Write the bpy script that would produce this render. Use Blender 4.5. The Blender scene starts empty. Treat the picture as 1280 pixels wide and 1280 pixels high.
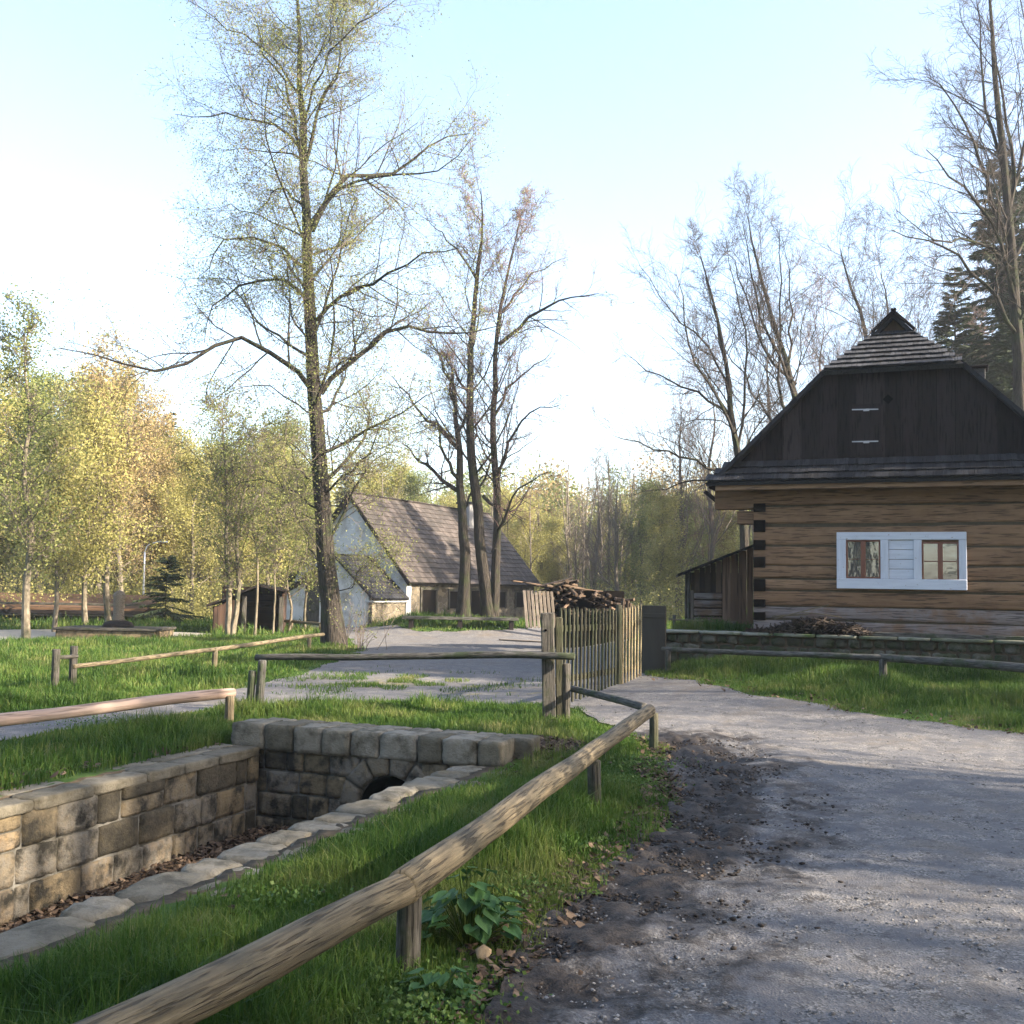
import bpy, math, random
import numpy as np
from mathutils import Matrix, Vector
R = math.radians
C = bpy.context.scene.collection
scene = bpy.context.scene

# ------------------------------------------------------------------ camera, sky, sun, exposure
EYE = 1.65; FPX = 1320.0; PITCH = R(4.12); ROLL = R(1.0)
fw = np.array([0, math.cos(PITCH), math.sin(PITCH)])
r0 = np.array([1.0, 0, 0]); u0 = np.array([0, -math.sin(PITCH), math.cos(PITCH)])
rt = math.cos(ROLL)*r0 + math.sin(ROLL)*u0
up = -math.sin(ROLL)*r0 + math.cos(ROLL)*u0
cam_d = bpy.data.cameras.new('camera'); cam = bpy.data.objects.new('camera', cam_d); C.objects.link(cam)
cam_d.sensor_width = 36; cam_d.lens = 36*FPX/1280; cam_d.clip_start = 0.05; cam_d.clip_end = 2000
M = Matrix(((rt[0], up[0], -fw[0], 0), (rt[1], up[1], -fw[1], 0), (rt[2], up[2], -fw[2], EYE), (0, 0, 0, 1)))
cam.matrix_world = M
scene.camera = cam
scene.render.resolution_x = 1024; scene.render.resolution_y = 1024

SUN_EL = R(27); SUN_AZ = R(110)          # azimuth clockwise from the view direction (+Y)
SUN = np.array([math.sin(SUN_AZ)*math.cos(SUN_EL), math.cos(SUN_AZ)*math.cos(SUN_EL), math.sin(SUN_EL)])
world = bpy.data.worlds.new("World"); scene.world = world; world.use_nodes = True
wn = world.node_tree; bg = wn.nodes['Background']
sky = wn.nodes.new('ShaderNodeTexSky'); sky.sky_type = 'NISHITA'; sky.sun_disc = False
sky.sun_elevation = SUN_EL; sky.sun_rotation = SUN_AZ; sky.altitude = 300; sky.air_density = 1.0; sky.dust_density = 2.6; sky.ozone_density = 1.0
wn.links.new(sky.outputs[0], bg.inputs[0]); bg.inputs[1].default_value = 0.115
sl = bpy.data.lights.new('sun', 'SUN'); sl.energy = 5.0; sl.angle = R(0.5); sl.color = (1.0, 0.87, 0.70)
so = bpy.data.objects.new('sun', sl); C.objects.link(so)
so.rotation_euler = Vector(SUN).to_track_quat('Z', 'Y').to_euler(); so.location = (30, -10, 20)
scene.view_settings.view_transform = 'Standard'; scene.view_settings.look = 'None'
scene.view_settings.exposure = 2.3; scene.view_settings.gamma = 1.0
scene.render.engine = 'CYCLES'
scene.cycles.transparent_max_bounces = 8; scene.cycles.max_bounces = 6; scene.cycles.volume_bounces = 1

# ------------------------------------------------------------------ helpers: pixels -> places
def ray(px, py):
    d = fw*FPX + rt*(px-640) - up*(py-640)
    return d/d[1]
def Q(px, py, depth):                     # the point at that distance along the view direction
    d = ray(px, py); return np.array([0, 0, EYE]) + d*depth
def smooth(e0, e1, x):
    t = np.clip((x-e0)/(e1-e0), 0, 1); return t*t*(3-2*t)
def vnoise(x, y, s, seed=0):              # smooth value noise, numpy
    x = np.asarray(x, float)*s; y = np.asarray(y, float)*s
    xi = np.floor(x).astype(np.int64); yi = np.floor(y).astype(np.int64); xf = x-xi; yf = y-yi
    def h(a, b):
        n = (a*374761393 + b*668265263 + seed*974634777) & 0xffffffff
        n = ((n ^ (n >> 13))*1274126177) & 0xffffffff
        return ((n ^ (n >> 16)) & 0xffff)/65535.0
    u = xf*xf*(3-2*xf); v = yf*yf*(3-2*yf)
    return (h(xi, yi)*(1-u)+h(xi+1, yi)*u)*(1-v) + (h(xi, yi+1)*(1-u)+h(xi+1, yi+1)*u)*v - 0.5

# frames: cabin (a along the front, b inwards) and stone channel (s across, w down the channel)
CO = np.array([4.36, 19.0]); CA = R(22); CE = np.array([math.cos(CA), -math.sin(CA)]); CN = np.array([math.sin(CA), math.cos(CA)])
KO = np.array([-2.50, 10.82]); KA = R(20.7); KS = np.array([math.cos(KA), -math.sin(KA)]); KW = np.array([-math.sin(KA), -math.cos(KA)])
TERR = 0.93
KWID = 2.2
def terrain(x, y):
    x = np.asarray(x, float); y = np.asarray(y, float)
    a = (x-CO[0])*CE[0] + (y-CO[1])*CE[1]; b = (x-CO[0])*CN[0] + (y-CO[1])*CN[1]
    z = 0.03*vnoise(x, y, 0.35, 1) + 0.02*vnoise(x, y, 1.1, 2)
    bank = np.clip((b+7)/6.8, 0, 1)**1.4*0.5*smooth(-4.0, 0.5, a)
    front = bank
    terr = TERR + 0.012*np.clip(b, 0, 60)
    inter = np.maximum(smooth(-1.75, -1.6, a), smooth(-7.0, -1.4, a)*smooth(1.0, 10.0, b))
    back = front*(1-inter) + terr*inter
    z = z + np.where(b > -0.12, back, front)
    # grassy island with trees before the mill
    ix, iy = -1.6, 38.5
    z = z + 0.42*np.exp(-(((x-ix)/3.2)**4 + ((y-iy)/3.0)**4))
    # earth heap beside the head wall
    hx, hy = 0.22, 10.9
    z = z + 0.10*np.exp(-(((x-hx)/0.5)**2 + ((y-hy)/0.6)**2))
    # channel
    s = (x-KO[0])*KS[0] + (y-KO[1])*KS[1]; w = (x-KO[0])*KW[0] + (y-KO[1])*KW[1]
    cut = (s > -0.2) & (s < KWID+0.22) & (w > -0.53) & (w < 13)
    zc = -0.86 - 0.012*np.clip(w, 0, 12) + 0.05*vnoise(x, y, 1.8, 5) + 0.07*np.exp(-((s-1.0)/0.8)**2)
    z = np.where(cut, zc, z)
    # far: wooded rise on all sides
    r = np.hypot(x, y); z = z + np.clip(r-62, 0, 200)*0.07
    return z
def G(px, py):                            # where the view ray through a pixel meets the ground
    d = ray(px, py); t = np.linspace(1.5, 120, 6000)
    P = np.array([0, 0, EYE]) + t[:, None]*d
    h = P[:, 2] - terrain(P[:, 0], P[:, 1])
    i = np.argmax(h < 0)
    return P[i] if h[i] < 0 else P[-1]
def tz(x, y): return float(terrain(np.array([x]), np.array([y]))[0])
def onground(px, depth):                  # a ground point in the image column px at the given depth
    p = Q(px, 735, depth); return np.array([p[0], p[1], tz(p[0], p[1])])

# ------------------------------------------------------------------ helpers: objects
def setp(o, label=None, cat=None, group=None, kind=None):
    if label: o['label'] = label
    if cat: o['category'] = cat
    if group: o['group'] = group
    if kind: o['kind'] = kind
    return o
def thing(name, label, cat, loc=(0, 0, 0), rz=0, group=None):
    o = bpy.data.objects.new(name, None); C.objects.link(o); o.location = [float(v) for v in loc]; o.rotation_euler = (0, 0, rz)
    o.empty_display_size = 0.2
    return setp(o, label, cat, group)
def copy_tree(o, parent=None):
    c = o.copy(); C.objects.link(c); c.parent = parent
    for ch in list(o.children): copy_tree(ch, c)
    return c

class MB:
    """collects geometry; build() links it as ONE mesh object. Attributes: rnd (per piece), guv (across, along)"""
    def __init__(s): s.V = []; s.A = []; s.U = []; s.F = {3: [], 4: []}; s.n = 0; s.ng = []
    def add(s, v, f, rnd=0.5, uv=None):
        v = np.asarray(v, float).reshape(-1, 3); n = len(v)
        s.V.append(v); s.A.append(np.broadcast_to(np.asarray(rnd, float), (n,)).copy())
        s.U.append(np.zeros((n, 3)) + v if uv is None else np.asarray(uv, float).reshape(-1, 3))
        if isinstance(f, np.ndarray): s.F[f.shape[1]].append(f + s.n)
        else:
            for q in f:
                q = [i + s.n for i in q]
                if len(q) in (3, 4): s.F[len(q)].append(np.array([q]))
                else: s.ng.append(q)
        s.n += n
    def build(s, name, mat, parent=None, world=True, smooth_=False):
        if s.n == 0: s.add([[0, 0, 0], [0.001, 0, 0], [0, 0.001, 0]], [[0, 1, 2]])
        V = np.concatenate(s.V); 
        if parent is not None and world: V = V - np.array(parent.location)
        me = bpy.data.meshes.new(name)
        f3 = np.concatenate(s.F[3]) if s.F[3] else np.zeros((0, 3), int)
        f4 = np.concatenate(s.F[4]) if s.F[4] else np.zeros((0, 4), int)
        loops = [f3.ravel(), f4.ravel()] + [np.array(q) for q in s.ng]
        tot = [3]*len(f3) + [4]*len(f4) + [len(q) for q in s.ng]
        L = np.concatenate(loops).astype(np.int32); tot = np.array(tot, np.int32)
        st = np.concatenate([[0], np.cumsum(tot)[:-1]]).astype(np.int32)
        me.vertices.add(len(V)); me.vertices.foreach_set('co', V.astype(np.float32).ravel())
        me.loops.add(len(L)); me.loops.foreach_set('vertex_index', L)
        me.polygons.add(len(tot)); me.polygons.foreach_set('loop_start', st)
        me.update(calc_edges=True)
        me.polygons.foreach_set('use_smooth', np.full(len(tot), bool(smooth_)))
        at = me.attributes.new('rnd', 'FLOAT', 'POINT'); at.data.foreach_set('value', np.concatenate(s.A).astype(np.float32))
        at = me.attributes.new('guv', 'FLOAT_VECTOR', 'POINT'); at.data.foreach_set('vector', np.concatenate(s.U).astype(np.float32).ravel())
        me.materials.append(mat)
        o = bpy.data.objects.new(name, me); C.objects.link(o)
        if parent is not None: o.parent = parent
        return o

BOXF = np.array([[0, 1, 3, 2], [4, 6, 7, 5], [0, 4, 5, 1], [2, 3, 7, 6], [0, 2, 6, 4], [1, 5, 7, 3]])
def frame_of(X):                          # two unit vectors across X
    X = X/np.linalg.norm(X); h = np.array([0, 0, 1.0]) if abs(X[2]) < 0.9 else np.array([0, 1.0, 0])
    Y = np.cross(h, X); Y /= np.linalg.norm(Y); return X, Y, np.cross(X, Y)
def box(mb, c, h, ax=None, rnd=0.5, bev=0.0, jit=0.0, rng=None):
    """box with bevelled edges; c centre, h half sizes, ax three unit axes; grain runs along the longest side"""
    c = np.array(c, float); h = np.array(h, float)
    A = np.eye(3) if ax is None else np.array(ax, float)
    lo = int(np.argmax(h)); ot = [i for i in range(3) if i != lo]
    b = min(bev, h.min()*0.8)
    off = np.random.RandomState(int(abs(c[0]*977+c[1]*131+c[2]*71)*10) % 99991).rand()*9
    if b <= 0:
        vs = []; us = []; fs = []
        for ax_i in range(3):
            o1, o2 = [i for i in range(3) if i != ax_i]
            for sg in (-1, 1):
                for (s1, s2) in ((-1, -1), (1, -1), (1, 1), (-1, 1)):
                    p = np.zeros(3); p[ax_i] = sg; p[o1] = s1; p[o2] = s2; p = p*h
                    vs.append(c + p@A); 
                    us.append([p[ot[0]]+p[ot[1]]+off, p[lo]+off*3, p[ot[1]]*0.3])
                fs.append([len(vs)-4+i for i in ((0, 1, 2, 3) if (sg > 0) == (ax_i != 1) else (3, 2, 1, 0))])
        mb.add(vs, fs, rnd, us); return
    # bevelled: 24 verts
    vs = []; us = []; idx = {}
    for sx in (-1, 1):
        for sy in (-1, 1):
            for sz in (-1, 1):
                for k in range(3):
                    p = np.array([sx, sy, sz])*(h-b); p[k] = (sx, sy, sz)[k]*h[k]
                    idx[(sx, sy, sz, k)] = len(vs)
                    if jit: p = p + (rng or np.random).uniform(-jit, jit, 3)
                    vs.append(c + p@A); us.append([p[ot[0]]+p[ot[1]]+off, p[lo]+off*3, p[ot[1]]*0.3])
    fs = []
    for k in range(3):
        o1, o2 = [i for i in range(3) if i != k]
        for sg in (-1, 1):
            q = []
            for (s1, s2) in ((-1, -1), (1, -1), (1, 1), (-1, 1)):
                t = [0, 0, 0]; t[k] = sg; t[o1] = s1; t[o2] = s2; q.append(idx[(t[0], t[1], t[2], k)])
            fs.append(q if (sg > 0) == (k != 1) else q[::-1])
    for k in range(3):                    # edges along axis k
        o1, o2 = [i for i in range(3) if i != k]
        for s1 in (-1, 1):
            for s2 in (-1, 1):
                q = []
                for (sk, m) in ((-1, o1), (1, o1), (1, o2), (-1, o2)):
                    t = [0, 0, 0]; t[k] = sk; t[o1] = s1; t[o2] = s2; q.append(idx[(t[0], t[1], t[2], m)])
                fs.append(q)
    for sx in (-1, 1):
        for sy in (-1, 1):
            for sz in (-1, 1): fs.append([idx[(sx, sy, sz, 0)], idx[(sx, sy, sz, 1)], idx[(sx, sy, sz, 2)]])
    mb.add(vs, fs, rnd, us)
def beam(mb, p0, p1, w, t, rnd=0.5, bev=0.006, upv=None):    # squared timber from p0 to p1
    p0 = np.array(p0, float); p1 = np.array(p1, float); X, Y, Z = frame_of(p1-p0)
    box(mb, (p0+p1)/2, [np.linalg.norm(p1-p0)/2, w/2, t/2], [X, Y, Z], rnd, bev)

def tubes(mb, P, Rd, S=6, rnd=None, cap=False):              # P (N,K,3), Rd (N,K)
    N, K, _ = P.shape
    T = np.empty_like(P); T[:, 1:-1] = P[:, 2:]-P[:, :-2]; T[:, 0] = P[:, 1]-P[:, 0]; T[:, -1] = P[:, -1]-P[:, -2]
    T /= np.linalg.norm(T, axis=2, keepdims=True)+1e-9
    T0 = T.mean(axis=1); T0 /= np.linalg.norm(T0, axis=1, keepdims=True)+1e-9
    h = np.where(np.abs(T0[:, 2:3]) < 0.8, np.array([[0, 0, 1.0]]), np.array([[1.0, 0, 0]]))
    h = np.repeat(h[:, None], K, 1)
    U = np.cross(h, T); U /= np.linalg.norm(U, axis=2, keepdims=True)+1e-9; W = np.cross(T, U)
    ang = np.linspace(0, 2*math.pi, S+1)
    V = P[:, :, None] + Rd[:, :, None, None]*(U[:, :, None]*np.cos(ang)[None, None, :, None] + W[:, :, None]*np.sin(ang)[None, None, :, None])
    seg = np.concatenate([np.zeros((N, 1)), np.cumsum(np.linalg.norm(P[:, 1:]-P[:, :-1], axis=2), 1)], 1)
    uv = np.zeros((N, K, S+1, 3)); uv[..., 0] = (np.arange(S+1)/S*2*math.pi)[None, None]*Rd.max(axis=1)[:, None, None]; uv[..., 1] = seg[:, :, None]+(np.arange(N)*1.37 % 50)[:, None, None]
    i = np.arange(N)[:, None, None]*K*(S+1); k = np.arange(K-1)[None, :, None]*(S+1); j = np.arange(S)[None, None, :]
    a = i+k+j; F = np.stack([a, a+1, a+1+S+1, a+S+1], -1).reshape(-1, 4)
    rr = 0.5 if rnd is None else np.repeat(rnd, K*(S+1))
    mb.add(V.reshape(-1, 3), F, rr, uv.reshape(-1, 3))
def spline(pts, n):
    pts = np.array(pts, float)
    if len(pts) < 3: return pts[0]+(pts[-1]-pts[0])*np.linspace(0, 1, n)[:, None]
    d = np.concatenate([[0], np.cumsum(np.linalg.norm(np.diff(pts[:, :3], axis=0), axis=1))]); d /= d[-1]
    ext = np.vstack([2*pts[0]-pts[1], pts, 2*pts[-1]-pts[-2]]); out = []
    for t in np.linspace(0, 1, n):
        i = min(np.searchsorted(d, t, side='right')-1, len(pts)-2); u = (t-d[i])/(d[i+1]-d[i]+1e-9)
        p0, p1, p2, p3 = ext[i], ext[i+1], ext[i+2], ext[i+3]
        out.append(0.5*((2*p1)+(-p0+p2)*u+(2*p0-5*p1+4*p2-p3)*u*u+(-p0+3*p1-3*p2+p3)*u**3))
    return np.array(out)
def pole(mb, p0, p1, r0_, r1_=None, seed=0, S=14, wob=0.012, rnd=0.5, n=14, cap=0.35):
    """round timber: slightly crooked, with knots and domed ends"""
    rg = np.random.RandomState(seed); p0 = np.array(p0, float); p1 = np.array(p1, float); r1_ = r0_ if r1_ is None else r1_
    X, Y, Z = frame_of(p1-p0); L = np.linalg.norm(p1-p0); t = np.linspace(0, 1, n)
    w1 = np.convolve(np.cumsum(rg.randn(n+4))*wob*0.35, np.ones(5)/5, 'valid'); w1 -= np.linspace(w1[0], w1[-1], n); w2 = np.convolve(np.cumsum(rg.randn(n+4))*wob*0.35, np.ones(5)/5, 'valid'); w2 -= np.linspace(w2[0], w2[-1], n)
    P = p0+(p1-p0)*t[:, None]+Y*w1[:, None]+Z*w2[:, None]
    rr = (r0_+(r1_-r0_)*t)*(1+.025*np.sin(t*L*2.1+seed)+.015*np.sin(t*L*5.3+seed*2))
    c = r0_*cap
    P = np.vstack([P[0]-X*0, P[0]-X*0.0, P, P[-1]+X*0.0, P[-1]+X*0])
    P[0] = p0-X*c*0.45; P[1] = p0-X*c*0.35; P[-2] = p1+X*c*0.35; P[-1] = p1+X*c*0.45
    rr = np.concatenate([[0.001, rr[0]*0.86], rr, [rr[-1]*0.86, 0.001]])
    m0 = mb.n; tubes(mb, P[None], rr[None], S, np.array([rnd]))
    V = mb.V[-1]; rad = V.reshape(len(P), S+1, 3)
    bump = (.010*np.sin(np.arange(S+1)/S*6.2832*3+seed)[None]+0*P[:, :1])*r0_/0.08; bump[:, -1] = bump[:, 0]
    d = rad-P[:, None]; mb.V[-1] = (P[:, None]+d*(1+bump[..., None]/max(r0_*8, 0.2))).reshape(-1, 3)
def rstone(mb, c, h, ax, rng, rnd=None, p=24.0, noise=0.16, sub=6):
    """dressed stone: box with worn edges and an uneven face"""
    k = sub; g = np.linspace(-1, 1, k+1); vs = []; fs = []; key = {}
    def vid(q):
        t = tuple(np.round(q, 4))
        if t not in key: key[t] = len(vs); vs.append(q)
        return key[t]
    for a_ in range(3):
        o1, o2 = [(1, 2), (2, 0), (0, 1)][a_]
        for sg in (-1, 1):
            for i in range(k):
                for j in range(k):
                    q = []
                    for (di, dj) in ((0, 0), (1, 0), (1, 1), (0, 1)):
                        v = np.zeros(3); v[a_] = sg; v[o1] = g[i+di]; v[o2] = g[j+dj]; q.append(vid(v))
                    fs.append(q if sg > 0 else q[::-1])
    V = np.array(vs); ln = (np.abs(V)**p).sum(1)**(1/p); V = V/ln[:, None]
    hm = min(h); V = V*np.array(h) + rng.uniform(-1, 1, V.shape)*noise*hm*0.5
    ax = np.array(ax, float); W = np.array(c)+V@ax
    o = rng.rand()*20
    mb.add(W, np.array(fs), rng.rand() if rnd is None else rnd, V+o)

# ------------------------------------------------------------------ materials
def N(nt, t, **kw):
    n = nt.nodes.new(t)
    for k, v in kw.items(): setattr(n, k, v)
    return n
def mat(name, cols, scale=5.0, rough=0.85, bump=0.3, bscale=None, coord='guv', stretch=(1, 1, 1), detail=6, rnd_mix=0.5,
        cols2=None, blotch=None, blotch_scale=1.2, blotch_at=(0.5, 0.62), spec=0.25, trans=0.0, bdist=0.01, metallic=0.0, cracks=None, dist=0.0):
    m = bpy.data.materials.new(name); m.use_nodes = True; nt = m.node_tree; L = nt.links
    pr = nt.nodes['Principled BSDF']; out = nt.nodes['Material Output']
    pr.inputs['Roughness'].default_value = rough; pr.inputs['Specular IOR Level'].default_value = spec; pr.inputs['Metallic'].default_value = metallic
    if coord == 'guv': co = N(nt, 'ShaderNodeAttribute', attribute_name='guv').outputs['Vector']
    elif coord == 'world': co = N(nt, 'ShaderNodeNewGeometry').outputs['Position']
    else: co = N(nt, 'ShaderNodeTexCoord').outputs['Object']
    mp = N(nt, 'ShaderNodeMapping'); mp.inputs['Scale'].default_value = stretch; L.new(co, mp.inputs[0])
    no = N(nt, 'ShaderNodeTexNoise'); no.inputs['Scale'].default_value = scale; no.inputs['Detail'].default_value = detail; no.inputs['Roughness'].default_value = 0.62; no.inputs['Distortion'].default_value = dist
    L.new(mp.outputs[0], no.inputs[0])
    ra = N(nt, 'ShaderNodeAttribute', attribute_name='rnd')
    # mix noise value with the per-piece value, then a colour ramp
    mx = N(nt, 'ShaderNodeMix'); mx.data_type = 'FLOAT'; mx.inputs[0].default_value = rnd_mix
    mr = N(nt, 'ShaderNodeMapRange'); mr.inputs[1].default_value = 0.3; mr.inputs[2].default_value = 0.7; L.new(no.outputs[0], mr.inputs[0])
    L.new(mr.outputs[0], mx.inputs[2]); L.new(ra.outputs['Fac'], mx.inputs[3])
    cr = N(nt, 'ShaderNodeValToRGB'); e = cr.color_ramp.elements
    for i, c in enumerate(cols):
        pos = i/(len(cols)-1)
        el = e[0] if i == 0 else (e[len(e)-1] if i == len(cols)-1 else e.new(pos)); el.position = pos; el.color = (*c, 1)
    L.new(mx.outputs[0], cr.inputs[0]); col = cr.outputs[0]
    if blotch:
        n2 = N(nt, 'ShaderNodeTexNoise'); n2.inputs['Scale'].default_value = blotch_scale; n2.inputs['Detail'].default_value = 7; n2.inputs['Roughness'].default_value = 0.65
        L.new(N(nt, 'ShaderNodeNewGeometry').outputs['Position'], n2.inputs[0])
        m2 = N(nt, 'ShaderNodeMapRange'); m2.inputs[1].default_value = blotch_at[0]; m2.inputs[2].default_value = blotch_at[1]; L.new(n2.outputs[0], m2.inputs[0])
        mc = N(nt, 'ShaderNodeMix'); mc.data_type = 'RGBA'; L.new(m2.outputs[0], mc.inputs[0]); L.new(col, mc.inputs[6]); mc.inputs[7].default_value = (*blotch, 1); col = mc.outputs[2]
    n3 = N(nt, 'ShaderNodeTexNoise'); n3.inputs['Scale'].default_value = bscale or scale*3; n3.inputs['Detail'].default_value = 8; n3.inputs['Roughness'].default_value = 0.7; L.new(mp.outputs[0], n3.inputs[0])
    h = n3.outputs[0]
    if cracks:
        wv = N(nt, 'ShaderNodeTexNoise'); wv.inputs['Scale'].default_value = cracks; wv.inputs['Detail'].default_value = 3
        m4 = N(nt, 'ShaderNodeMapping'); m4.inputs['Scale'].default_value = (1, 0.06, 1); L.new(co, m4.inputs[0]); L.new(m4.outputs[0], wv.inputs[0])
        ck = N(nt, 'ShaderNodeMapRange'); ck.inputs[1].default_value = 0.39; ck.inputs[2].default_value = 0.46; L.new(wv.outputs[0], ck.inputs[0])
        mm = N(nt, 'ShaderNodeMix'); mm.data_type = 'RGBA'; mm.blend_type = 'MULTIPLY'; mm.inputs[0].default_value = 1
        ckc = N(nt, 'ShaderNodeMapRange'); ckc.inputs[3].default_value = 0.45; ckc.inputs[4].default_value = 1; L.new(ck.outputs[0], ckc.inputs[0])
        L.new(col, mm.inputs[6]); L.new(ckc.outputs[0], mm.inputs[7]); col = mm.outputs[2]
        ad = N(nt, 'ShaderNodeMath', operation='ADD'); L.new(n3.outputs[0], ad.inputs[0]); L.new(ck.outputs[0], ad.inputs[1]); h = ad.outputs[0]
    L.new(col, pr.inputs['Base Color'])
    bp = N(nt, 'ShaderNodeBump'); bp.inputs['Strength'].default_value = bump; bp.inputs['Distance'].default_value = bdist; L.new(h, bp.inputs['Height']); L.new(bp.outputs[0], pr.inputs['Normal'])
    if trans > 0:
        tr = N(nt, 'ShaderNodeBsdfTranslucent'); L.new(col, tr.inputs[0]); ms = N(nt, 'ShaderNodeMixShader'); ms.inputs[0].default_value = trans
        L.new(pr.outputs[0], ms.inputs[1]); L.new(tr.outputs[0], ms.inputs[2]); L.new(ms.outputs[0], out.inputs[0])
    return m
ML = {}
ML['bark'] = mat('bark_dark', [(.012, .010, .008), (.040, .033, .026), (.085, .072, .056)], 16, 0.95, 1.0, stretch=(1, .22, 1), bdist=.05, cracks=18, rnd_mix=.1, blotch=(.035, .042, .018), blotch_scale=1.8)
ML['bark_far'] = mat('bark_grey_brown', [(.06, .05, .04), (.13, .11, .085), (.22, .19, .15)], 5, 0.95, 0.3, rnd_mix=.4)
ML['bark_pale'] = mat('bark_pale', [(.06, .05, .036), (.15, .125, .09), (.26, .22, .165)], 12, 0.95, 0.4, stretch=(1, .3, 1), rnd_mix=.2, blotch=(.05, .05, .03), blotch_scale=1.5)
ML['twig'] = mat('twig', [(.07, .055, .045), (.15, .12, .10)], 3, 0.95, 0, rnd_mix=.6)
ML['twig_red'] = mat('twig_reddish', [(.12, .07, .06), (.24, .15, .13)], 3, 0.95, 0, rnd_mix=.6)
ML['leaf'] = mat('young_leaf', [(.11, .14, .035), (.21, .23, .07), (.34, .33, .12)], 0.6, 0.6, 0, coord='world', rnd_mix=.6, trans=.5)
ML['leaf_yellow'] = mat('yellow_leaf', [(.17, .17, .05), (.33, .31, .10), (.47, .41, .17)], 0.35, 0.6, 0, coord='world', rnd_mix=.55, trans=.45)
ML['leaf_orange'] = mat('bronze_leaf', [(.18, .13, .06), (.32, .24, .11), (.42, .34, .17)], 0.35, 0.6, 0, coord='world', rnd_mix=.55, trans=.4)
ML['leaf_green'] = mat('green_leaf', [(.09, .12, .04), (.19, .22, .07), (.31, .32, .11)], 0.35, 0.6, 0, coord='world', rnd_mix=.55, trans=.45)
ML['needle'] = mat('needles', [(.012, .022, .010), (.028, .045, .018), (.05, .065, .028)], 0.5, 0.7, 0, coord='world', rnd_mix=.6, trans=.15)
ML['grass'] = mat('grass_blade', [(.014, .034, .006), (.030, .070, .010), (.060, .115, .018), (.12, .15, .035), (.26, .23, .12)], 1.3, 0.55, 0, coord='world', rnd_mix=.42, trans=.4, spec=.2)
ML['litter'] = mat('dead_leaves', [(.016, .011, .008), (.05, .032, .020), (.10, .066, .042), (.17, .12, .08)], 2, 0.85, 0, rnd_mix=.92, trans=.1)
ML['rail'] = mat('peeled_log', [(.040, .031, .019), (.105, .082, .050), (.18, .142, .086), (.24, .195, .13)], 50, 0.7, 1.0, stretch=(1, .04, 1), blotch=(.075, .066, .045), blotch_scale=4, blotch_at=(.45, .75), bdist=.007, cracks=60, rnd_mix=.25)
ML['rail_grey'] = mat('grey_log', [(.028, .027, .024), (.075, .070, .062), (.15, .143, .13)], 45, 0.85, 0.8, stretch=(1, .12, 1), blotch=(.04, .05, .025), blotch_scale=4, bdist=.008, cracks=60, rnd_mix=.2)
ML['post'] = mat('weathered_post', [(.028, .025, .021), (.070, .063, .053), (.125, .115, .10)], 45, 0.85, 0.8, stretch=(1, .10, 1), blotch=(.038, .042, .022), blotch_scale=4, bdist=.008, cracks=60, rnd_mix=.2)
ML['picket'] = mat('mossy_shaded_picket', [(.022, .021, .014), (.058, .054, .034), (.11, .10, .066)], 45, 0.85, 0.6, stretch=(1, .12, 1), blotch=(.034, .042, .018), blotch_scale=2.2, blotch_at=(.44, .66), cracks=60, rnd_mix=.5)  # moss tones, darkened further for the gate leaf in shade
ML['picket_sunlit'] = mat('sunlit_picket', [(.11, .09, .05), (.21, .17, .10), (.30, .25, .155)], 30, 0.8, 0.4, stretch=(1, .12, 1), cracks=60, rnd_mix=.4)  # paler picket copy: sun on the narrow leaf put into the colour
ML['lath'] = mat('pinkish_lath', [(.08, .064, .05), (.16, .13, .10), (.24, .20, .16)], 30, 0.85, 0.4, stretch=(1, .12, 1), rnd_mix=.5, cracks=60)
ML['log'] = mat('cabin_log', [(.065, .035, .018), (.155, .086, .045), (.215, .128, .070), (.27, .170, .10)], 22, 0.75, 0.5, stretch=(1, .05, 1), blotch=(.10, .052, .028), blotch_scale=1.6, blotch_at=(.5, .85), bdist=.006, cracks=40, rnd_mix=.6, dist=.3)
ML['log_grey'] = mat('cabin_log_grey', [(.10, .075, .066), (.18, .15, .14), (.25, .22, .215)], 20, 0.8, 0.5, stretch=(1, .06, 1), bdist=.006, cracks=45, rnd_mix=.3, blotch=(.16, .10, .065), blotch_scale=1.3)
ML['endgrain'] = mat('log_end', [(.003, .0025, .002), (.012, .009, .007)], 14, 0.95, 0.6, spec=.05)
ML['chink'] = mat('moss_chinking', [(.035, .028, .018), (.10, .08, .05)], 12, 0.95, 0.6)
ML['gable'] = mat('dark_board', [(.009, .0072, .0068), (.020, .0160, .0150), (.042, .0335, .0315)], 22, 0.8, 0.6, stretch=(1, .06, 1), cracks=40, rnd_mix=.85, bdist=.008, spec=.1)
ML['shingle_dark'] = mat('dark_shingle', [(.010, .010, .011), (.022, .022, .024), (.045, .045, .05)], 24, 0.75, 0.6, stretch=(1, .12, 1), rnd_mix=.6, cracks=50)
ML['shingle_grey'] = mat('grey_shingle', [(.018, .018, .020), (.040, .040, .043), (.075, .075, .08)], 24, 0.75, 0.6, stretch=(1, .12, 1), rnd_mix=.6, cracks=50)
ML['shingle_mill'] = mat('mill_shingle', [(.030, .024, .021), (.064, .052, .045), (.115, .095, .085)], 22, 0.85, 0.5, stretch=(1, .12, 1), rnd_mix=.65, blotch=(.032, .028, .024), blotch_scale=.9, blotch_at=(.45, .65))
ML['white'] = mat('white_paint', [(.40, .42, .48), (.50, .52, .58), (.56, .58, .64)], 20, 0.7, 0.5, stretch=(1, .10, 1), blotch=(.28, .23, .20), blotch_scale=16, blotch_at=(.64, .69), rnd_mix=.3, bdist=.005)
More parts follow.
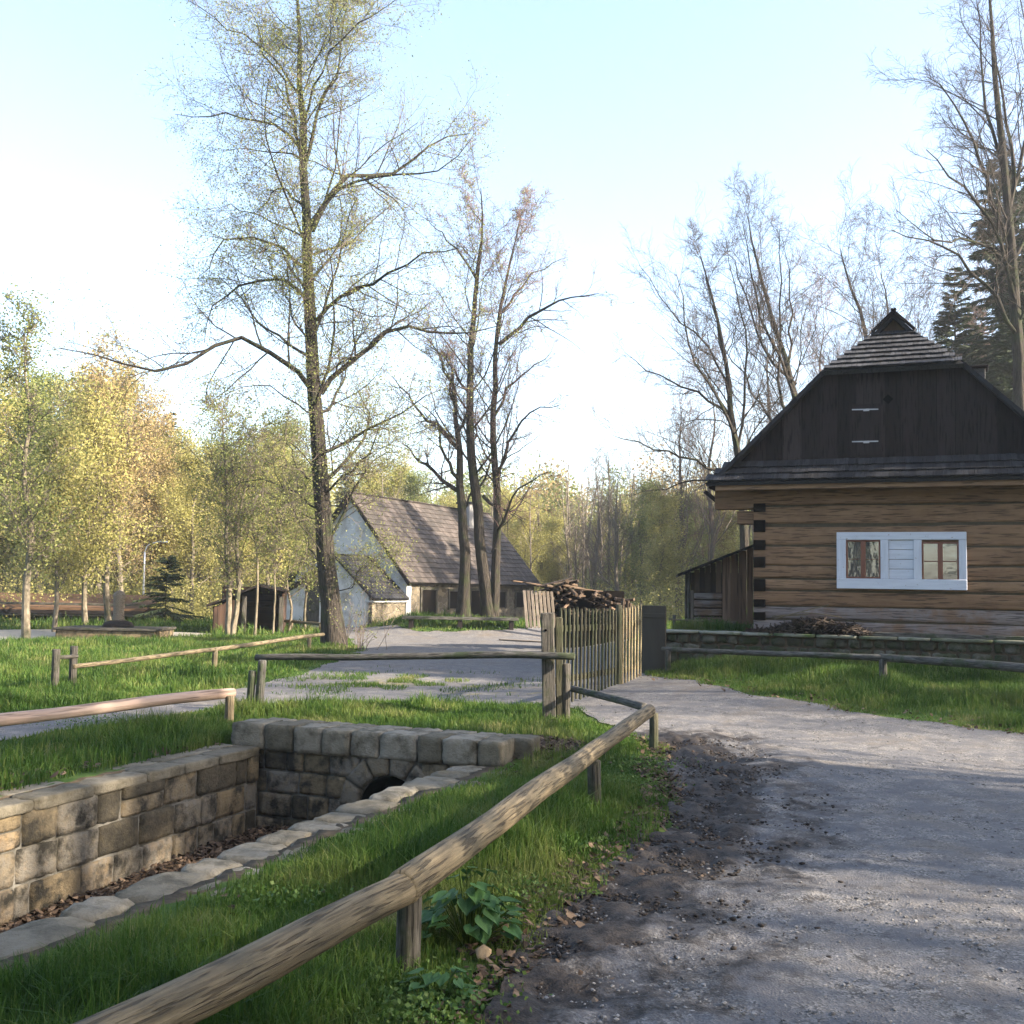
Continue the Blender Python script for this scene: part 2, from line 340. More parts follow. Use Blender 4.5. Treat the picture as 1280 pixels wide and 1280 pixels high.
ML['plaster'] = mat('white_plaster', [(.46, .46, .46), (.60, .60, .60), (.68, .68, .67)], 1.5, 0.9, 0.5, coord='world', blotch=(.30, .28, .24), blotch_scale=1.6, blotch_at=(.52, .72), rnd_mix=.1)
ML['sash'] = mat('brown_sash', [(.11, .045, .03), (.2, .085, .055)], 8, 0.5, 0.2, stretch=(1, .15, 1), rnd_mix=.3)
ML['stone'] = mat('sandstone', [(.030, .027, .020), (.085, .070, .046), (.19, .145, .085), (.16, .145, .12), (.30, .21, .11)], 14, 0.9, 1.0, rnd_mix=.8, blotch=(.030, .027, .020), blotch_scale=5, blotch_at=(.46, .62), bdist=.025, detail=10)
ML['stone_top'] = mat('pale_coping', [(.09, .078, .055), (.17, .15, .112), (.26, .235, .19)], 12, 0.9, 1.0, rnd_mix=.7, blotch=(.075, .066, .045), blotch_scale=5.0, blotch_at=(.46, .64), bdist=.02, detail=10)
ML['mortar'] = mat('mortar', [(.12, .112, .095), (.20, .19, .168)], 16, 0.95, 0.9, coord='world', blotch=(.055, .05, .038), blotch_scale=3.0, blotch_at=(.44, .60), bdist=.015)
ML['tunnel'] = mat('tunnel_darkness', [(.004, .004, .003), (.012, .011, .009)], 5, 0.95, 0.6, coord='world')  # near-black colour stands in for the darkness of a deep culvert
ML['soil'] = mat('dark_soil', [(.035, .026, .018), (.08, .06, .04), (.14, .11, .075)], 6, 0.95, 0.8, coord='world', bdist=.02)
ML['iron'] = mat('pale_iron', [(.30, .30, .32), (.45, .45, .48)], 9, 0.6, 0.2, rnd_mix=.2)
ML['hole'] = mat('opening_shade', [(.001, .001, .001), (.002, .002, .002)], 5, 0.9, 0, spec=0)  # black colour in place of the shade inside holes and behind boards
ML['firewood'] = mat('firewood', [(.015, .011, .008), (.05, .035, .024), (.15, .10, .065)], 20, 0.9, 0.8, stretch=(1, .2, 1), rnd_mix=.8)
ML['metal'] = mat('galvanised', [(.5, .5, .52), (.65, .65, .67)], 5, 0.45, 0.1, metallic=.6)
ML['dock'] = mat('dock_leaf', [(.03, .085, .022), (.05, .12, .032), (.08, .17, .05)], 9, 0.5, 0.35, rnd_mix=.6, trans=.3, spec=.4)
ML['panel'] = mat('dark_panel', [(.022, .020, .016), (.05, .045, .036)], 6, 0.85, 0.4, stretch=(1, .2, 1))
ML['roofrust'] = mat('rusty_roof', [(.07, .040, .024), (.15, .085, .045)], 4, 0.8, 0.3)
def glass():
    m = bpy.data.materials.new('window_glass'); m.use_nodes = True; nt = m.node_tree; p = nt.nodes['Principled BSDF']
    p.inputs['Base Color'].default_value = (.03, .035, .04, 1); p.inputs['Roughness'].default_value = .04; p.inputs['Specular IOR Level'].default_value = 1.0; p.inputs['IOR'].default_value = 2.0
    n = N(nt, 'ShaderNodeTexNoise'); n.inputs['Scale'].default_value = 3; b = N(nt, 'ShaderNodeBump'); b.inputs['Strength'].default_value = .08; b.inputs['Distance'].default_value = .02
    nt.links.new(n.outputs[0], b.inputs['Height']); nt.links.new(b.outputs[0], p.inputs['Normal']); return m
ML['glass'] = glass()

def ground_mat():
    m = bpy.data.materials.new('earth_and_turf'); m.use_nodes = True; nt = m.node_tree; L = nt.links; pr = nt.nodes['Principled BSDF']
    pr.inputs['Roughness'].default_value = .95; pr.inputs['Specular IOR Level'].default_value = .1
    pos = N(nt, 'ShaderNodeNewGeometry').outputs['Position']
    def ns(s, d=6): n = N(nt, 'ShaderNodeTexNoise'); n.inputs['Scale'].default_value = s; n.inputs['Detail'].default_value = d; n.inputs['Roughness'].default_value = .65; L.new(pos, n.inputs[0]); return n.outputs[0]
    def ramp(f, cs):
        r = N(nt, 'ShaderNodeValToRGB'); e = r.color_ramp.elements
        for i, (p, c) in enumerate(cs):
            el = e[0] if i == 0 else (e[len(e)-1] if i == len(cs)-1 else e.new(p)); el.position = p; el.color = (*c, 1)
        L.new(f, r.inputs[0]); return r.outputs[0]
    g = ramp(ns(2.2), [(.3, (.028, .055, .012)), (.5, (.05, .09, .02)), (.7, (.10, .12, .035))])
    s = ramp(ns(9), [(.3, (.03, .024, .016)), (.7, (.12, .09, .06))])
    a = N(nt, 'ShaderNodeAttribute', attribute_name='rnd').outputs['Fac']      # bare earth and litter (1) or turf (0)
    ad = N(nt, 'ShaderNodeMath', operation='ADD'); n = ns(3.5); sc = N(nt, 'ShaderNodeMath', operation='MULTIPLY_ADD'); L.new(n, sc.inputs[0]); sc.inputs[1].default_value = 1.2; sc.inputs[2].default_value = -.6
    L.new(a, ad.inputs[0]); L.new(sc.outputs[0], ad.inputs[1])
    mr = N(nt, 'ShaderNodeMapRange'); mr.inputs[1].default_value = .35; mr.inputs[2].default_value = .65; L.new(ad.outputs[0], mr.inputs[0])
    mx = N(nt, 'ShaderNodeMix'); mx.data_type = 'RGBA'; L.new(mr.outputs[0], mx.inputs[0]); L.new(g, mx.inputs[6]); L.new(s, mx.inputs[7]); L.new(mx.outputs[2], pr.inputs['Base Color'])
    bp = N(nt, 'ShaderNodeBump'); bp.inputs['Strength'].default_value = .9; bp.inputs['Distance'].default_value = .03; L.new(ns(14, 8), bp.inputs['Height']); L.new(bp.outputs[0], pr.inputs['Normal'])
    return m
def road_mat():
    m = bpy.data.materials.new('gravel'); m.use_nodes = True; nt = m.node_tree; L = nt.links; pr = nt.nodes['Principled BSDF']
    pr.inputs['Specular IOR Level'].default_value = .2
    pos = N(nt, 'ShaderNodeNewGeometry').outputs['Position']
    def ns(s, d=6, r=.65): n = N(nt, 'ShaderNodeTexNoise'); n.inputs['Scale'].default_value = s; n.inputs['Detail'].default_value = d; n.inputs['Roughness'].default_value = r; L.new(pos, n.inputs[0]); return n.outputs[0]
    def mr(f, a, b, c=0., d=1.): n = N(nt, 'ShaderNodeMapRange'); n.inputs[1].default_value = a; n.inputs[2].default_value = b; n.inputs[3].default_value = c; n.inputs[4].default_value = d; L.new(f, n.inputs[0]); return n.outputs[0]
    def mixc(f, a, b):
        n = N(nt, 'ShaderNodeMix'); n.data_type = 'RGBA'
        L.new(f, n.inputs[0])
        for i, v in ((6, a), (7, b)):
            if isinstance(v, tuple): n.inputs[i].default_value = (*v, 1)
            else: L.new(v, n.inputs[i])
        return n.outputs[2]
    vo = N(nt, 'ShaderNodeTexVoronoi'); vo.inputs['Scale'].default_value = 85; vo.inputs['Randomness'].default_value = 1; L.new(pos, vo.inputs['Vector'])
    bw = N(nt, 'ShaderNodeRGBToBW'); L.new(vo.outputs['Color'], bw.inputs[0])
    peb = mixc(mr(bw.outputs[0], .2, .8), (.060, .056, .052), (.265, .248, .228))
    fine = mixc(mr(ns(120, 3), .35, .65), (.095, .093, .094), (.195, .188, .188))
    c = mixc(mr(ns(16, 6, .75), .40, .52), fine, peb)
    c = mixc(mr(ns(7, 9, .8), .53, .60), c, (.055, .050, .046))
    c = mixc(mr(ns(3.2, 8, .7), .40, .60), mixc(mr(ns(1.3, 5), .3, .7), (.085, .083, .088), (.12, .118, .122)), c)
    c = mixc(mr(ns(.9, 8, .7), .52, .72), c, mixc(mr(ns(50, 4), .4, .6), (.085, .072, .058), (.175, .15, .125)))    # earthy patches
    att = N(nt, 'ShaderNodeAttribute', attribute_name='guv'); sx = N(nt, 'ShaderNodeSeparateXYZ'); L.new(att.outputs['Vector'], sx.inputs[0])
    mudn = N(nt, 'ShaderNodeMath', operation='MULTIPLY_ADD'); L.new(ns(2.6, 9, .75), mudn.inputs[0]); mudn.inputs[1].default_value = 3.2; mudn.inputs[2].default_value = -1.62
    mu = N(nt, 'ShaderNodeMath', operation='ADD'); L.new(sx.outputs[0], mu.inputs[0]); L.new(mudn.outputs[0], mu.inputs[1])
    mud = mr(mu.outputs[0], .34, .80)
    c = mixc(mud, c, mixc(mr(ns(18, 6), .35, .65), (.010, .008, .0065), (.050, .040, .032)))
    # scattered dark crumbs and leaves bits
    n4 = ns(16, 5, .7); c = mixc(mr(n4, .66, .70), c, (.07, .055, .04))
    dn = N(nt, 'ShaderNodeMath', operation='MULTIPLY_ADD'); L.new(ns(4, 7), dn.inputs[0]); dn.inputs[1].default_value = 1.6; dn.inputs[2].default_value = -.8
    da = N(nt, 'ShaderNodeMath', operation='ADD'); L.new(sx.outputs[1], da.inputs[0]); L.new(dn.outputs[0], da.inputs[1])
    c = mixc(mr(da.outputs[0], .4, .7), c, mixc(mr(ns(30), .35, .65), (.10, .09, .045), (.27, .23, .12)))   # dry grass growing through
    L.new(c, pr.inputs['Base Color'])
    L.new(mr(mud, 0, 1, .92, .6), pr.inputs['Roughness'])
    h = N(nt, 'ShaderNodeMath', operation='ADD'); L.new(vo.outputs['Distance'], h.inputs[0]); L.new(ns(55, 6, .8), h.inputs[1])
    h2 = N(nt, 'ShaderNodeMath', operation='MULTIPLY_ADD'); L.new(ns(24, 9, .85), h2.inputs[0]); L.new(mud, h2.inputs[1]); L.new(h.outputs[0], h2.inputs[2])
    bp = N(nt, 'ShaderNodeBump'); bp.inputs['Strength'].default_value = .8; bp.inputs['Distance'].default_value = .006; L.new(h2.outputs[0], bp.inputs['Height']); L.new(bp.outputs[0], pr.inputs['Normal'])
    return m
ML['ground'] = ground_mat(); ML['road'] = road_mat()

# ------------------------------------------------------------------ ground, road, path
def poly_sdf(poly, x, y):                 # negative inside
    poly = np.array(poly)[:, :2]; x = np.asarray(x); y = np.asarray(y); d = np.full(x.shape, 1e9); ins = np.zeros(x.shape, bool)
    n = len(poly)
    for i in range(n):
        ax_, ay = poly[i]; bx_, by = poly[(i+1) % n]; ex, ey = bx_-ax_, by-ay
        t = np.clip(((x-ax_)*ex+(y-ay)*ey)/(ex*ex+ey*ey+1e-12), 0, 1)
        d = np.minimum(d, (x-ax_-t*ex)**2+(y-ay-t*ey)**2)
        c = ((ay > y) != (by > y)) & (x < (bx_-ax_)*(y-ay)/(by-ay+1e-12)+ax_); ins ^= c
    d = np.sqrt(d); return np.where(ins, -d, d)
g2 = lambda px, py: tuple(G(px, py)[:2])
ROAD = [(-1.1, -6), (-.75, 1.0), g2(590, 1278), g2(640, 1190), g2(742, 1094), g2(792, 1048), g2(824, 1002), g2(834, 965), g2(826, 936), g2(775, 912), g2(735, 900),
        g2(716, 888), g2(676, 882), g2(560, 880), g2(420, 882), g2(335, 886), g2(290, 884), g2(200, 897), g2(100, 912), g2(0, 929), (-11, 6.5), (-18, 6), (-18, 9.5), g2(0, 893), g2(100, 887), g2(200, 878), g2(290, 865),
        g2(372, 845), g2(425, 824), g2(452, 812), g2(440, 800), g2(405, 790), g2(345, 784), g2(430, 781), g2(500, 784), g2(520, 789), g2(600, 790), g2(660, 787),
        (3, 48), g2(790, 790), (2.5, 23), g2(818, 848), g2(868, 852), g2(960, 872), g2(1100, 896), g2(1280, 919), (15, 8.8), (26, 5.5), (26, -6)]
PATH = [g2(-160, 806), g2(0, 803), g2(60, 801), g2(190, 800), g2(275, 797), g2(262, 792), g2(150, 790), g2(60, 787), g2(0, 788), g2(-160, 790)]
def road_f(x, y):
    wob = 0.10*vnoise(x, y, 2.5, 11)+0.14*vnoise(x, y, .9, 12)
    return poly_sdf(ROAD, x, y)+wob*np.clip(np.hypot(x, y)/8, .6, 2)
def path_f(x, y): return poly_sdf(PATH, x, y)+0.25*vnoise(x, y, 1.1, 13)
def chan(x, y):
    s = (x-KO[0])*KS[0]+(y-KO[1])*KS[1]; w = (x-KO[0])*KW[0]+(y-KO[1])*KW[1]; return s, w
def cab(x, y): return (x-CO[0])*CE[0]+(y-CO[1])*CE[1], (x-CO[0])*CN[0]+(y-CO[1])*CN[1]
def axis(dense0, dense1, st, far0, far1, g=1.18):
    a = list(np.arange(dense0, dense1, st)); d = st; v = a[-1]
    while v < far1: d *= g; v += d; a.append(v)
    d = st; v = a[0]; pre = []
    while v > far0: d *= g; v -= d; pre.append(v)
    return np.array(pre[::-1]+a)
def sheet(xs, ys, zoff, mask=None, attr=None):
    X, Y = np.meshgrid(xs, ys); nx, ny = len(xs), len(ys)
    keep = None
    if mask is not None:
        f = mask(X, Y); e = 0.01
        fx = (mask(X+e, Y)-f)/e; fy = (mask(X, Y+e)-f)/e; g = np.maximum(fx*fx+fy*fy, .3)
        ins = f < 0
        mv = (~ins); cl = np.zeros_like(ins)
        cell = ins[:-1, :-1] | ins[1:, :-1] | ins[:-1, 1:] | ins[1:, 1:]
        X = np.where(mv & (f < .8), X-f*fx/g, X); Y = np.where(mv & (f < .8), Y-f*fy/g, Y)
        keep = cell
    Z = terrain(X, Y)+zoff
    idx = np.arange(nx*ny).reshape(ny, nx)
    F = np.stack([idx[:-1, :-1], idx[:-1, 1:], idx[1:, 1:], idx[1:, :-1]], -1)
    F = F[keep] if keep is not None else F.reshape(-1, 4)
    mb = MB(); uv = np.zeros((nx*ny, 3))
    if attr:
        A, B = attr(X, Y); uv[:, 0] = A.ravel(); uv[:, 1] = B.ravel()
    return mb, np.stack([X, Y, Z], -1).reshape(-1, 3), F, uv
xs = axis(-9, 13, .09, -420, 420); ys = np.concatenate([axis(2.2, 27, .09, -60, 27.05), axis(27.1, 27.2, .12, 27.1, 480, 1.035)]); ys = ys[ys < 480]
mb, V, F, uv = sheet(xs, ys, 0)
fr = road_f(V[:, 0], V[:, 1]); s_, w_ = chan(V[:, 0], V[:, 1]); a_, b_ = cab(V[:, 0], V[:, 1])
bare = np.clip(1-np.abs(fr)/.35, 0, 1)*.4
bare = np.maximum(bare, np.where((s_ > -.3) & (s_ < KWID+.4) & (w_ > -.3), 1, 0))
bare = np.maximum(bare, np.exp(-(((V[:, 0]-.25)/.6)**2+((V[:, 1]-11.0)/.8)**2)))
bare = np.maximum(bare, np.where(V[:, 1] > 40, .5, 0)); bare = np.maximum(bare, np.where((b_ > 3) & (a_ > -4), .45, 0))
bare = np.maximum(bare, np.where((b_ > -.4) & (b_ < 2) & (a_ > -1.7), .45, 0))
V[:, 2] -= .07*smooth(0, .35, -fr)*(np.hypot(V[:, 0], V[:, 1]) < 60)
mb.add(V, F, bare); setp(mb.build('ground', ML['ground'], smooth_=True), kind='structure')
MUDL = [G(620, 1250), G(700, 1180), G(780, 1110), G(860, 1060), G(900, 1010), G(900, 960), G(850, 925)]
def road_attr(X, Y):
    P = np.array(MUDL)[:, :2]; d = np.full(X.shape, 1e9)
    for i in range(len(P)-1):
        e = P[i+1]-P[i]; t = np.clip(((X-P[i][0])*e[0]+(Y-P[i][1])*e[1])/(e@e), 0, 1); d = np.minimum(d, np.hypot(X-P[i][0]-t*e[0], Y-P[i][1]-t*e[1]))
    mud = np.clip(1.0-d/1.25, 0, 1)*1.0+.11
    tr = np.exp(-((d-.42)/.10)**2)*np.where(X < np.interp(Y, P[::-1, 1][::-1] if P[0, 1] < P[-1, 1] else P[::-1, 1], P[::-1, 0][::-1] if P[0, 1] < P[-1, 1] else P[::-1, 0]), 0, 1)
    mud = mud-.28*tr
    mud = np.where((Y > 15) | (X < -1.5), .0, mud)
    # wheel track of bare pale gravel through the mud
    q = G(490, 854)
    dry = .55*np.exp(-(((X-q[0])/1.3)**2+((Y-q[1])/1.6)**2))
    q = G(610, 868); dry = np.maximum(dry, .45*np.exp(-(((X-q[0])/2.2)**2+((Y-q[1])/.5)**2)))
    return mud, dry
xs2 = axis(-1.2, 5.5, .035, -20, 27, 1.03); ys2 = axis(-6.2, 50, .16, -7, 50); ys2 = np.concatenate([np.arange(-6.2, 3, .5), np.arange(3, 9, .035), np.arange(9, 22, .09), np.arange(22.05, 50, .16)])
mb, V, F, uv = sheet(xs2, ys2, 0.012, road_f, road_attr)
rutn = uv[:, 0]; V[:, 2] += .085*np.clip(rutn, 0, 1)*(vnoise(V[:, 0], V[:, 1], 5, 21)+.5*vnoise(V[:, 0], V[:, 1], 12, 23)+.35*vnoise(V[:, 0], V[:, 1], 26, 24))+.004*vnoise(V[:, 0], V[:, 1], 11, 25)+.012*vnoise(V[:, 0], V[:, 1], 3, 22)
mb.add(V, F, .5, uv); setp(mb.build('gravel_road', ML['road'], smooth_=True), kind='structure')
mb, V, F, uv = sheet(np.arange(-40, 0, .3), np.arange(24, 40, .3), 0.014, path_f)
mb.add(V, F, .5, uv); setp(mb.build('path', mat('sunlit_sand', [(.17, .155, .13), (.30, .28, .245)], 4, .95, .4, coord='world'), smooth_=True), kind='structure')  # paler than the road: sunlight on the path put into its colour

# far wooded hill, bluish with distance
mb = MB(); hx = np.linspace(-300, 520, 120); hy = np.linspace(330, 470, 12); X, Y = np.meshgrid(hx, hy)
Z = 52*np.exp(-((X-150)/120)**2)*np.sin(np.clip((Y-330)/140, 0, 1)*math.pi*.5)+7*vnoise(X, Y, .03, 3)+6*vnoise(X, Y, .12, 4)+ 8
idx = np.arange(X.size).reshape(X.shape)
mb.add(np.stack([X, Y, Z], -1).reshape(-1, 3), np.stack([idx[:-1, :-1], idx[:-1, 1:], idx[1:, 1:], idx[1:, :-1]], -1).reshape(-1, 4))
setp(mb.build('hill', mat('wooded_hill', [(.02, .035, .03), (.05, .07, .05)], .15, .95, .8, coord='world', bdist=3), smooth_=True), kind='structure')

# pale air over the whole valley
hm = bpy.data.materials.new('haze_air'); hm.use_nodes = True; hm.node_tree.nodes.clear()
ho = hm.node_tree.nodes.new('ShaderNodeOutputMaterial'); hv = hm.node_tree.nodes.new('ShaderNodeVolumePrincipled')
hv.inputs['Color'].default_value = (.93, .96, 1, 1); hv.inputs['Density'].default_value = .0007; hv.inputs['Anisotropy'].default_value = .35
hm.node_tree.links.new(hv.outputs[0], ho.inputs['Volume'])
mb = MB(); box(mb, [50, 205, 28], [480, 290, 32]); setp(mb.build('haze', hm), kind='stuff')

# ------------------------------------------------------------------ stone channel
def k3(s, w, z): p = KO+KS*s+KW*w; return np.array([p[0], p[1], z])
KS3 = np.array([*KS, 0]); KW3 = np.array([*KW, 0]); KZ = np.array([0, 0, 1.0])
KM = thing('stone_retaining_wall', 'long tan sandstone wall on the left side of the dry channel', 'stone wall', k3(-.2, 0, -.9))
rg = np.random.RandomState(5)
mb = MB(); mo = MB()
courses = [(-.06, -.33), (-.33, -.60), (-.60, -.86), (-.86, -1.15)]
w0 = 0.02
for ci, (zt, zb) in enumerate(courses):
    w = w0; zt0 = zt; 
    while w < 11.5:
        L = rg.choice([rg.uniform(.15, .28), rg.uniform(.3, .62)])
        if ci == 0 and rg.rand() < .35: # one tall stone split in two thin ones
            hh = (zt-zb)*rg.uniform(.4, .6)
            for (c1, c2) in ((zt, zt-hh), (zt-hh, zb)):
                rstone(mb, k3(-.15, w+L/2, (c1+c2)/2), [.15+rg.uniform(-.012, .014), L/2-.010, (c1-c2)/2-.008], [KS3, KW3, KZ], rg, noise=.10)
        else:
            rstone(mb, k3(-.15, w+L/2, (zt+zb)/2), [.15+rg.uniform(-.014, .016), L/2-.010, (zt-zb)/2-.009], [KS3, KW3, KZ], rg, noise=.10)
        w += L
o = mb.build('wall_stones', ML['stone'], KM, smooth_=True)
box(mo, k3(-.18, 5.7, -.6), [.152, 5.7, .55], [KS3, KW3, KZ]); mo.build('mortar', ML['mortar'], KM)
mb = MB(); w = .02
while w < 11.5:
    L = rg.uniform(.3, .7)
    cuts = [(-.47, .02)] if rg.rand() < .35 else [(-.47, -.22+rg.uniform(-.06, .06)), (0, .02)]
    if len(cuts) == 2: cuts[1] = (cuts[0][1], .02)
    for (s0, s1) in cuts:
        rstone(mb, k3((s0+s1)/2, w+L/2, -.035), [(s1-s0)/2-.006, L/2-.008, .045+rg.uniform(-.006, .008)], [KS3, KW3, KZ], rg, p=24, noise=.18)
    w += L
mb.build('coping', ML['stone_top'], KM, smooth_=True)
# right wall: only its coping shows
KR = thing('stone_coping_wall', 'low wall of flat pale coping stones along the grassy near side of the dry channel', 'stone wall', k3(KWID+.2, 0, -.9))
mb = MB()
for (zt, zb) in courses:
    w = .02
    while w < 11.5:
        L = rg.uniform(.25, .6); rstone(mb, k3(KWID+.15, w+L/2, (zt+zb)/2), [.15, L/2-.01, (zt-zb)/2-.009], [KS3, KW3, KZ], rg, sub=3); w += L
mb.build('wall_stones', ML['stone'], KR, smooth_=True)
mo = MB(); box(mo, k3(KWID+.17, 5.7, -.6), [.155, 5.7, .545], [KS3, KW3, KZ]); box(mo, k3(KWID+.28, 5.7, -.065), [.28, 5.7, .035], [KS3, KW3, KZ]); mo.build('mortar', ML['mortar'], KR)
mb = MB(); w = -.02
while w < 11.5:
    L = rg.uniform(.28, .6); a1 = rg.uniform(-.16, .16); mid = rg.uniform(.22, .38)
    ca, sa = math.cos(a1), math.sin(a1); A1 = KS3*ca+KW3*sa; A2 = -KS3*sa+KW3*ca
    rstone(mb, k3(KWID-.02+mid/2, w+L/2, -.05+rg.uniform(-.012, .012)), [mid/2+.015, L/2-.012, .06], [A1, A2, KZ], rg, p=5, noise=.28, sub=5)
    if rg.rand() < .9:
        m2 = rg.uniform(.50, .64); rstone(mb, k3(KWID-.02+(mid+m2)/2+.01, w+L/2+rg.uniform(-.06, .06), -.055+rg.uniform(-.012, .012)), [(m2-mid)/2+.01, L/2-.03, .055], [A1, A2, KZ], rg, p=5, noise=.28, sub=5)
    w += L
mb.build('coping', ML['stone_top'], KR, smooth_=True)
# head wall with the arched culvert
KH = thing('arched_head_wall', 'sandstone bridge head wall with a small dark arch closing the end of the channel', 'culvert wall', k3(1.1, -.2, -.9))
AR = .32; AS, AZ = 1.45, -.50; VT = .215
mb = MB(); mv = MB(); wt = MB()
def hstone(s0, s1, zt, zb, t=.17, m=None):
    rstone(m or mb, k3((s0+s1)/2, -.19, (zt+zb)/2), [(s1-s0)/2-.008, t+rg.uniform(-.008, .012), (zt-zb)/2-.008], [KS3, KW3, KZ], rg, noise=.10)
for (zt, zb) in [(-.02, -.22), (-.22, -.44), (-.44, -.68), (-.68, -.98)]:
    s = -.33
    while s < 2.5:
        L = rg.uniform(.18, .42); s1 = s+L; zc = (zt+zb)/2
        def inside(ss, zz): return math.hypot(ss-AS, zz-AZ) < AR+VT-.03 if zz > AZ else abs(ss-AS) < AR+.02
        # trim against the arch ring
        hit = [ss for ss in np.linspace(s, s1, 12) if inside(ss, zc)]
        if not hit: hstone(s, s1, zt, zb)
        else:
            if hit[0]-s > .09: hstone(s, hit[0], zt, zb)
            if s1-hit[-1] > .09: hstone(hit[-1], s1, zt, zb)
        s = s1
mb.build('wall_stones', ML['stone'], KH, smooth_=True)
for k in range(6):
    th = math.pi*(k+.5)/6; rad = KS3*math.cos(th)+KZ*math.sin(th); tan = -KS3*math.sin(th)+KZ*math.cos(th)
    rm = AR+VT/2; wd = math.pi*rm/6/2
    n0 = mv.n; rstone(mv, k3(AS, -.185, AZ)+rad*rm, [VT/2-.006, .19, wd-.006], [rad, KW3, tan], rg, rnd=rg.uniform(.55, .8), noise=.07, p=14)
    v = mv.V[-1]; c0 = k3(AS, -.185, AZ); rel = v-c0; rr = rel@rad; tt = rel@tan; mv.V[-1] = v+np.outer(tt*(rr/rm-1), tan)
mv.build('arch_stones', ML['stone'], KH, smooth_=True)
mo = MB()
def kquad(m, pts, w, flip=False):
    v = [k3(s, w, z) for s, z in pts]; m.add(v, [[0, 1, 2, 3]])
zlo = -1.0
kquad(mo, [(-.32, zlo), (AS-AR, zlo), (AS-AR, 0), (-.32, 0)], -.045)
kquad(mo, [(AS+AR, zlo), (2.5, zlo), (2.5, 0), (AS+AR, 0)], -.045)
th = np.linspace(0, math.pi, 17)
for i in range(16):
    s1, z1 = AS+AR*math.cos(th[i]), AZ+AR*math.sin(th[i]); s2, z2 = AS+AR*math.cos(th[i+1]), AZ+AR*math.sin(th[i+1])
    kquad(mo, [(s2, z2), (s1, z1), (s1, 0), (s2, 0)], -.045)
mo.build('mortar', ML['mortar'], KH)
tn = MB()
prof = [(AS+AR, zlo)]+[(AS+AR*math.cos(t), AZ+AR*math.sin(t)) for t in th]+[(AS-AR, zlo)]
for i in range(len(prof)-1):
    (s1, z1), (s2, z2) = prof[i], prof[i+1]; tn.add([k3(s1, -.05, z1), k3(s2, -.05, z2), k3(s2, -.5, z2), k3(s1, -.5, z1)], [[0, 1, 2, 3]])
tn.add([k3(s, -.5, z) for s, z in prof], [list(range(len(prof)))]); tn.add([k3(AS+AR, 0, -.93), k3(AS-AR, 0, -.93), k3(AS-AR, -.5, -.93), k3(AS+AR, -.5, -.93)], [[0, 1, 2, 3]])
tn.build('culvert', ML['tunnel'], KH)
mb = MB(); s = -.35
while s < 2.5:
    L = rg.uniform(.26, .42); L = min(L, 2.62-s)
    rstone(mb, k3(s+L/2, -.17, .105), [L/2-.007, .19+rg.uniform(-.01, .015), .125+rg.uniform(-.006, .012)], [KS3, KW3, KZ], rg, p=26, noise=.12, sub=6)
    s += L
s = -.30
while s < 2.45:
    L = rg.uniform(.26, .42)
    rstone(mb, k3(s+L/2, -.50, .11), [L/2-.008, .14, .11], [KS3, KW3, KZ], rg, p=14, noise=.14); s += L
mb.build('coping', ML['stone_top'], KH, smooth_=True)
mo = MB(); box(mo, k3(1.1, -.34, .09), [1.4, .28, .11], [KS3, KW3, KZ]); mo.build('mortar', ML['mortar'], KH)

# ------------------------------------------------------------------ cabin (local frame: x along the front, y inwards)
CBZ = TERR+.0
CB = thing('log_cabin', 'log cabin with dark shingled half-hipped roof and white framed pair of windows', 'log house', (CO[0], CO[1], CBZ), -CA)
O3 = np.array([CO[0], CO[1], CBZ]); E3 = np.array([*CE, 0]); N3 = np.array([*CN, 0])
def FP(px, py, b=0.0):                     # pixel -> local (x, z) on the plane y = b
    d = ray(px, py); o = np.array([0, 0, EYE]); t = ((O3+N3*b-o)@N3)/(d@N3); p = o+d*t-O3; return p@E3, p[2]
RX = FP(1115, 500)[0]; CW = RX*2; CD = 7.0
zb_ = [FP(1000, y)[1] for y in (803, 792, 775, 758, 738.5, 724, 707, 682, 657, 632, 611)]
zb_[0] = -.02
rg = np.random.RandomState(8)
logs = MB(); glogs = MB(); ends = MB(); ch = MB()
def log(mb_, x0, x1, z0, z1, rnd, y0=0., th_=.16):
    """hewn log: flattened front with rounded arrises, slightly uneven along its length"""
    n = 26; xsn = np.linspace(x0, x1, n); h = (z1-z0)/2; zc = (z0+z1)/2; r = .035
    prof = [(y0+th_, -h), (y0+r, -h), (y0+r*.3, -h+r*.3), (y0, -h+r), (y0-.006, 0), (y0, h-r), (y0+r*.3, h-r*.3), (y0+r, h), (y0+th_, h)]
    up_ = np.cumsum(rg.randn(n))*.003; dn = np.cumsum(rg.randn(n))*.003; yy = np.cumsum(rg.randn(n))*.002
    up_ = np.clip(up_, -.012, .012); dn = np.clip(dn, -.012, .012); yy = np.clip(yy, -.01, .01)
    V = []; U = []; of = rg.rand()*30
    for i, x in enumerate(xsn):
        acc = 0
        for j, (y, z) in enumerate(prof):
            zz = zc+z+(up_[i] if z > 0 else dn[i] if z < 0 else 0); V.append([x, y+yy[i], zz]); acc += .05
            U.append([z+of, x+of, of])
    k = len(prof); F = []
    for i in range(n-1):
        for j in range(k-1): a = i*k+j; F.append([a, a+k, a+k+1, a+1])
    F.append(list(range(k))[::-1]); F.append([(n-1)*k+j for j in range(k)])
    mb_.add(V, F, rnd, U)
for i in range(len(zb_)-1):
    z0, z1 = zb_[i], zb_[i+1]; g = .010
    if i in (1, 2): log(glogs, 0.0, CW, z0+g, z1-g, rg.uniform(.3, .7))
    elif i == 0: log(glogs, 0.0, CW, z0, z1-g, .35)
    else: log(logs, 0.0, CW, z0+g+(.02 if i == 8 else 0), z1-g, rg.uniform(.25, .85), y0=0 if i < 9 else -.03)
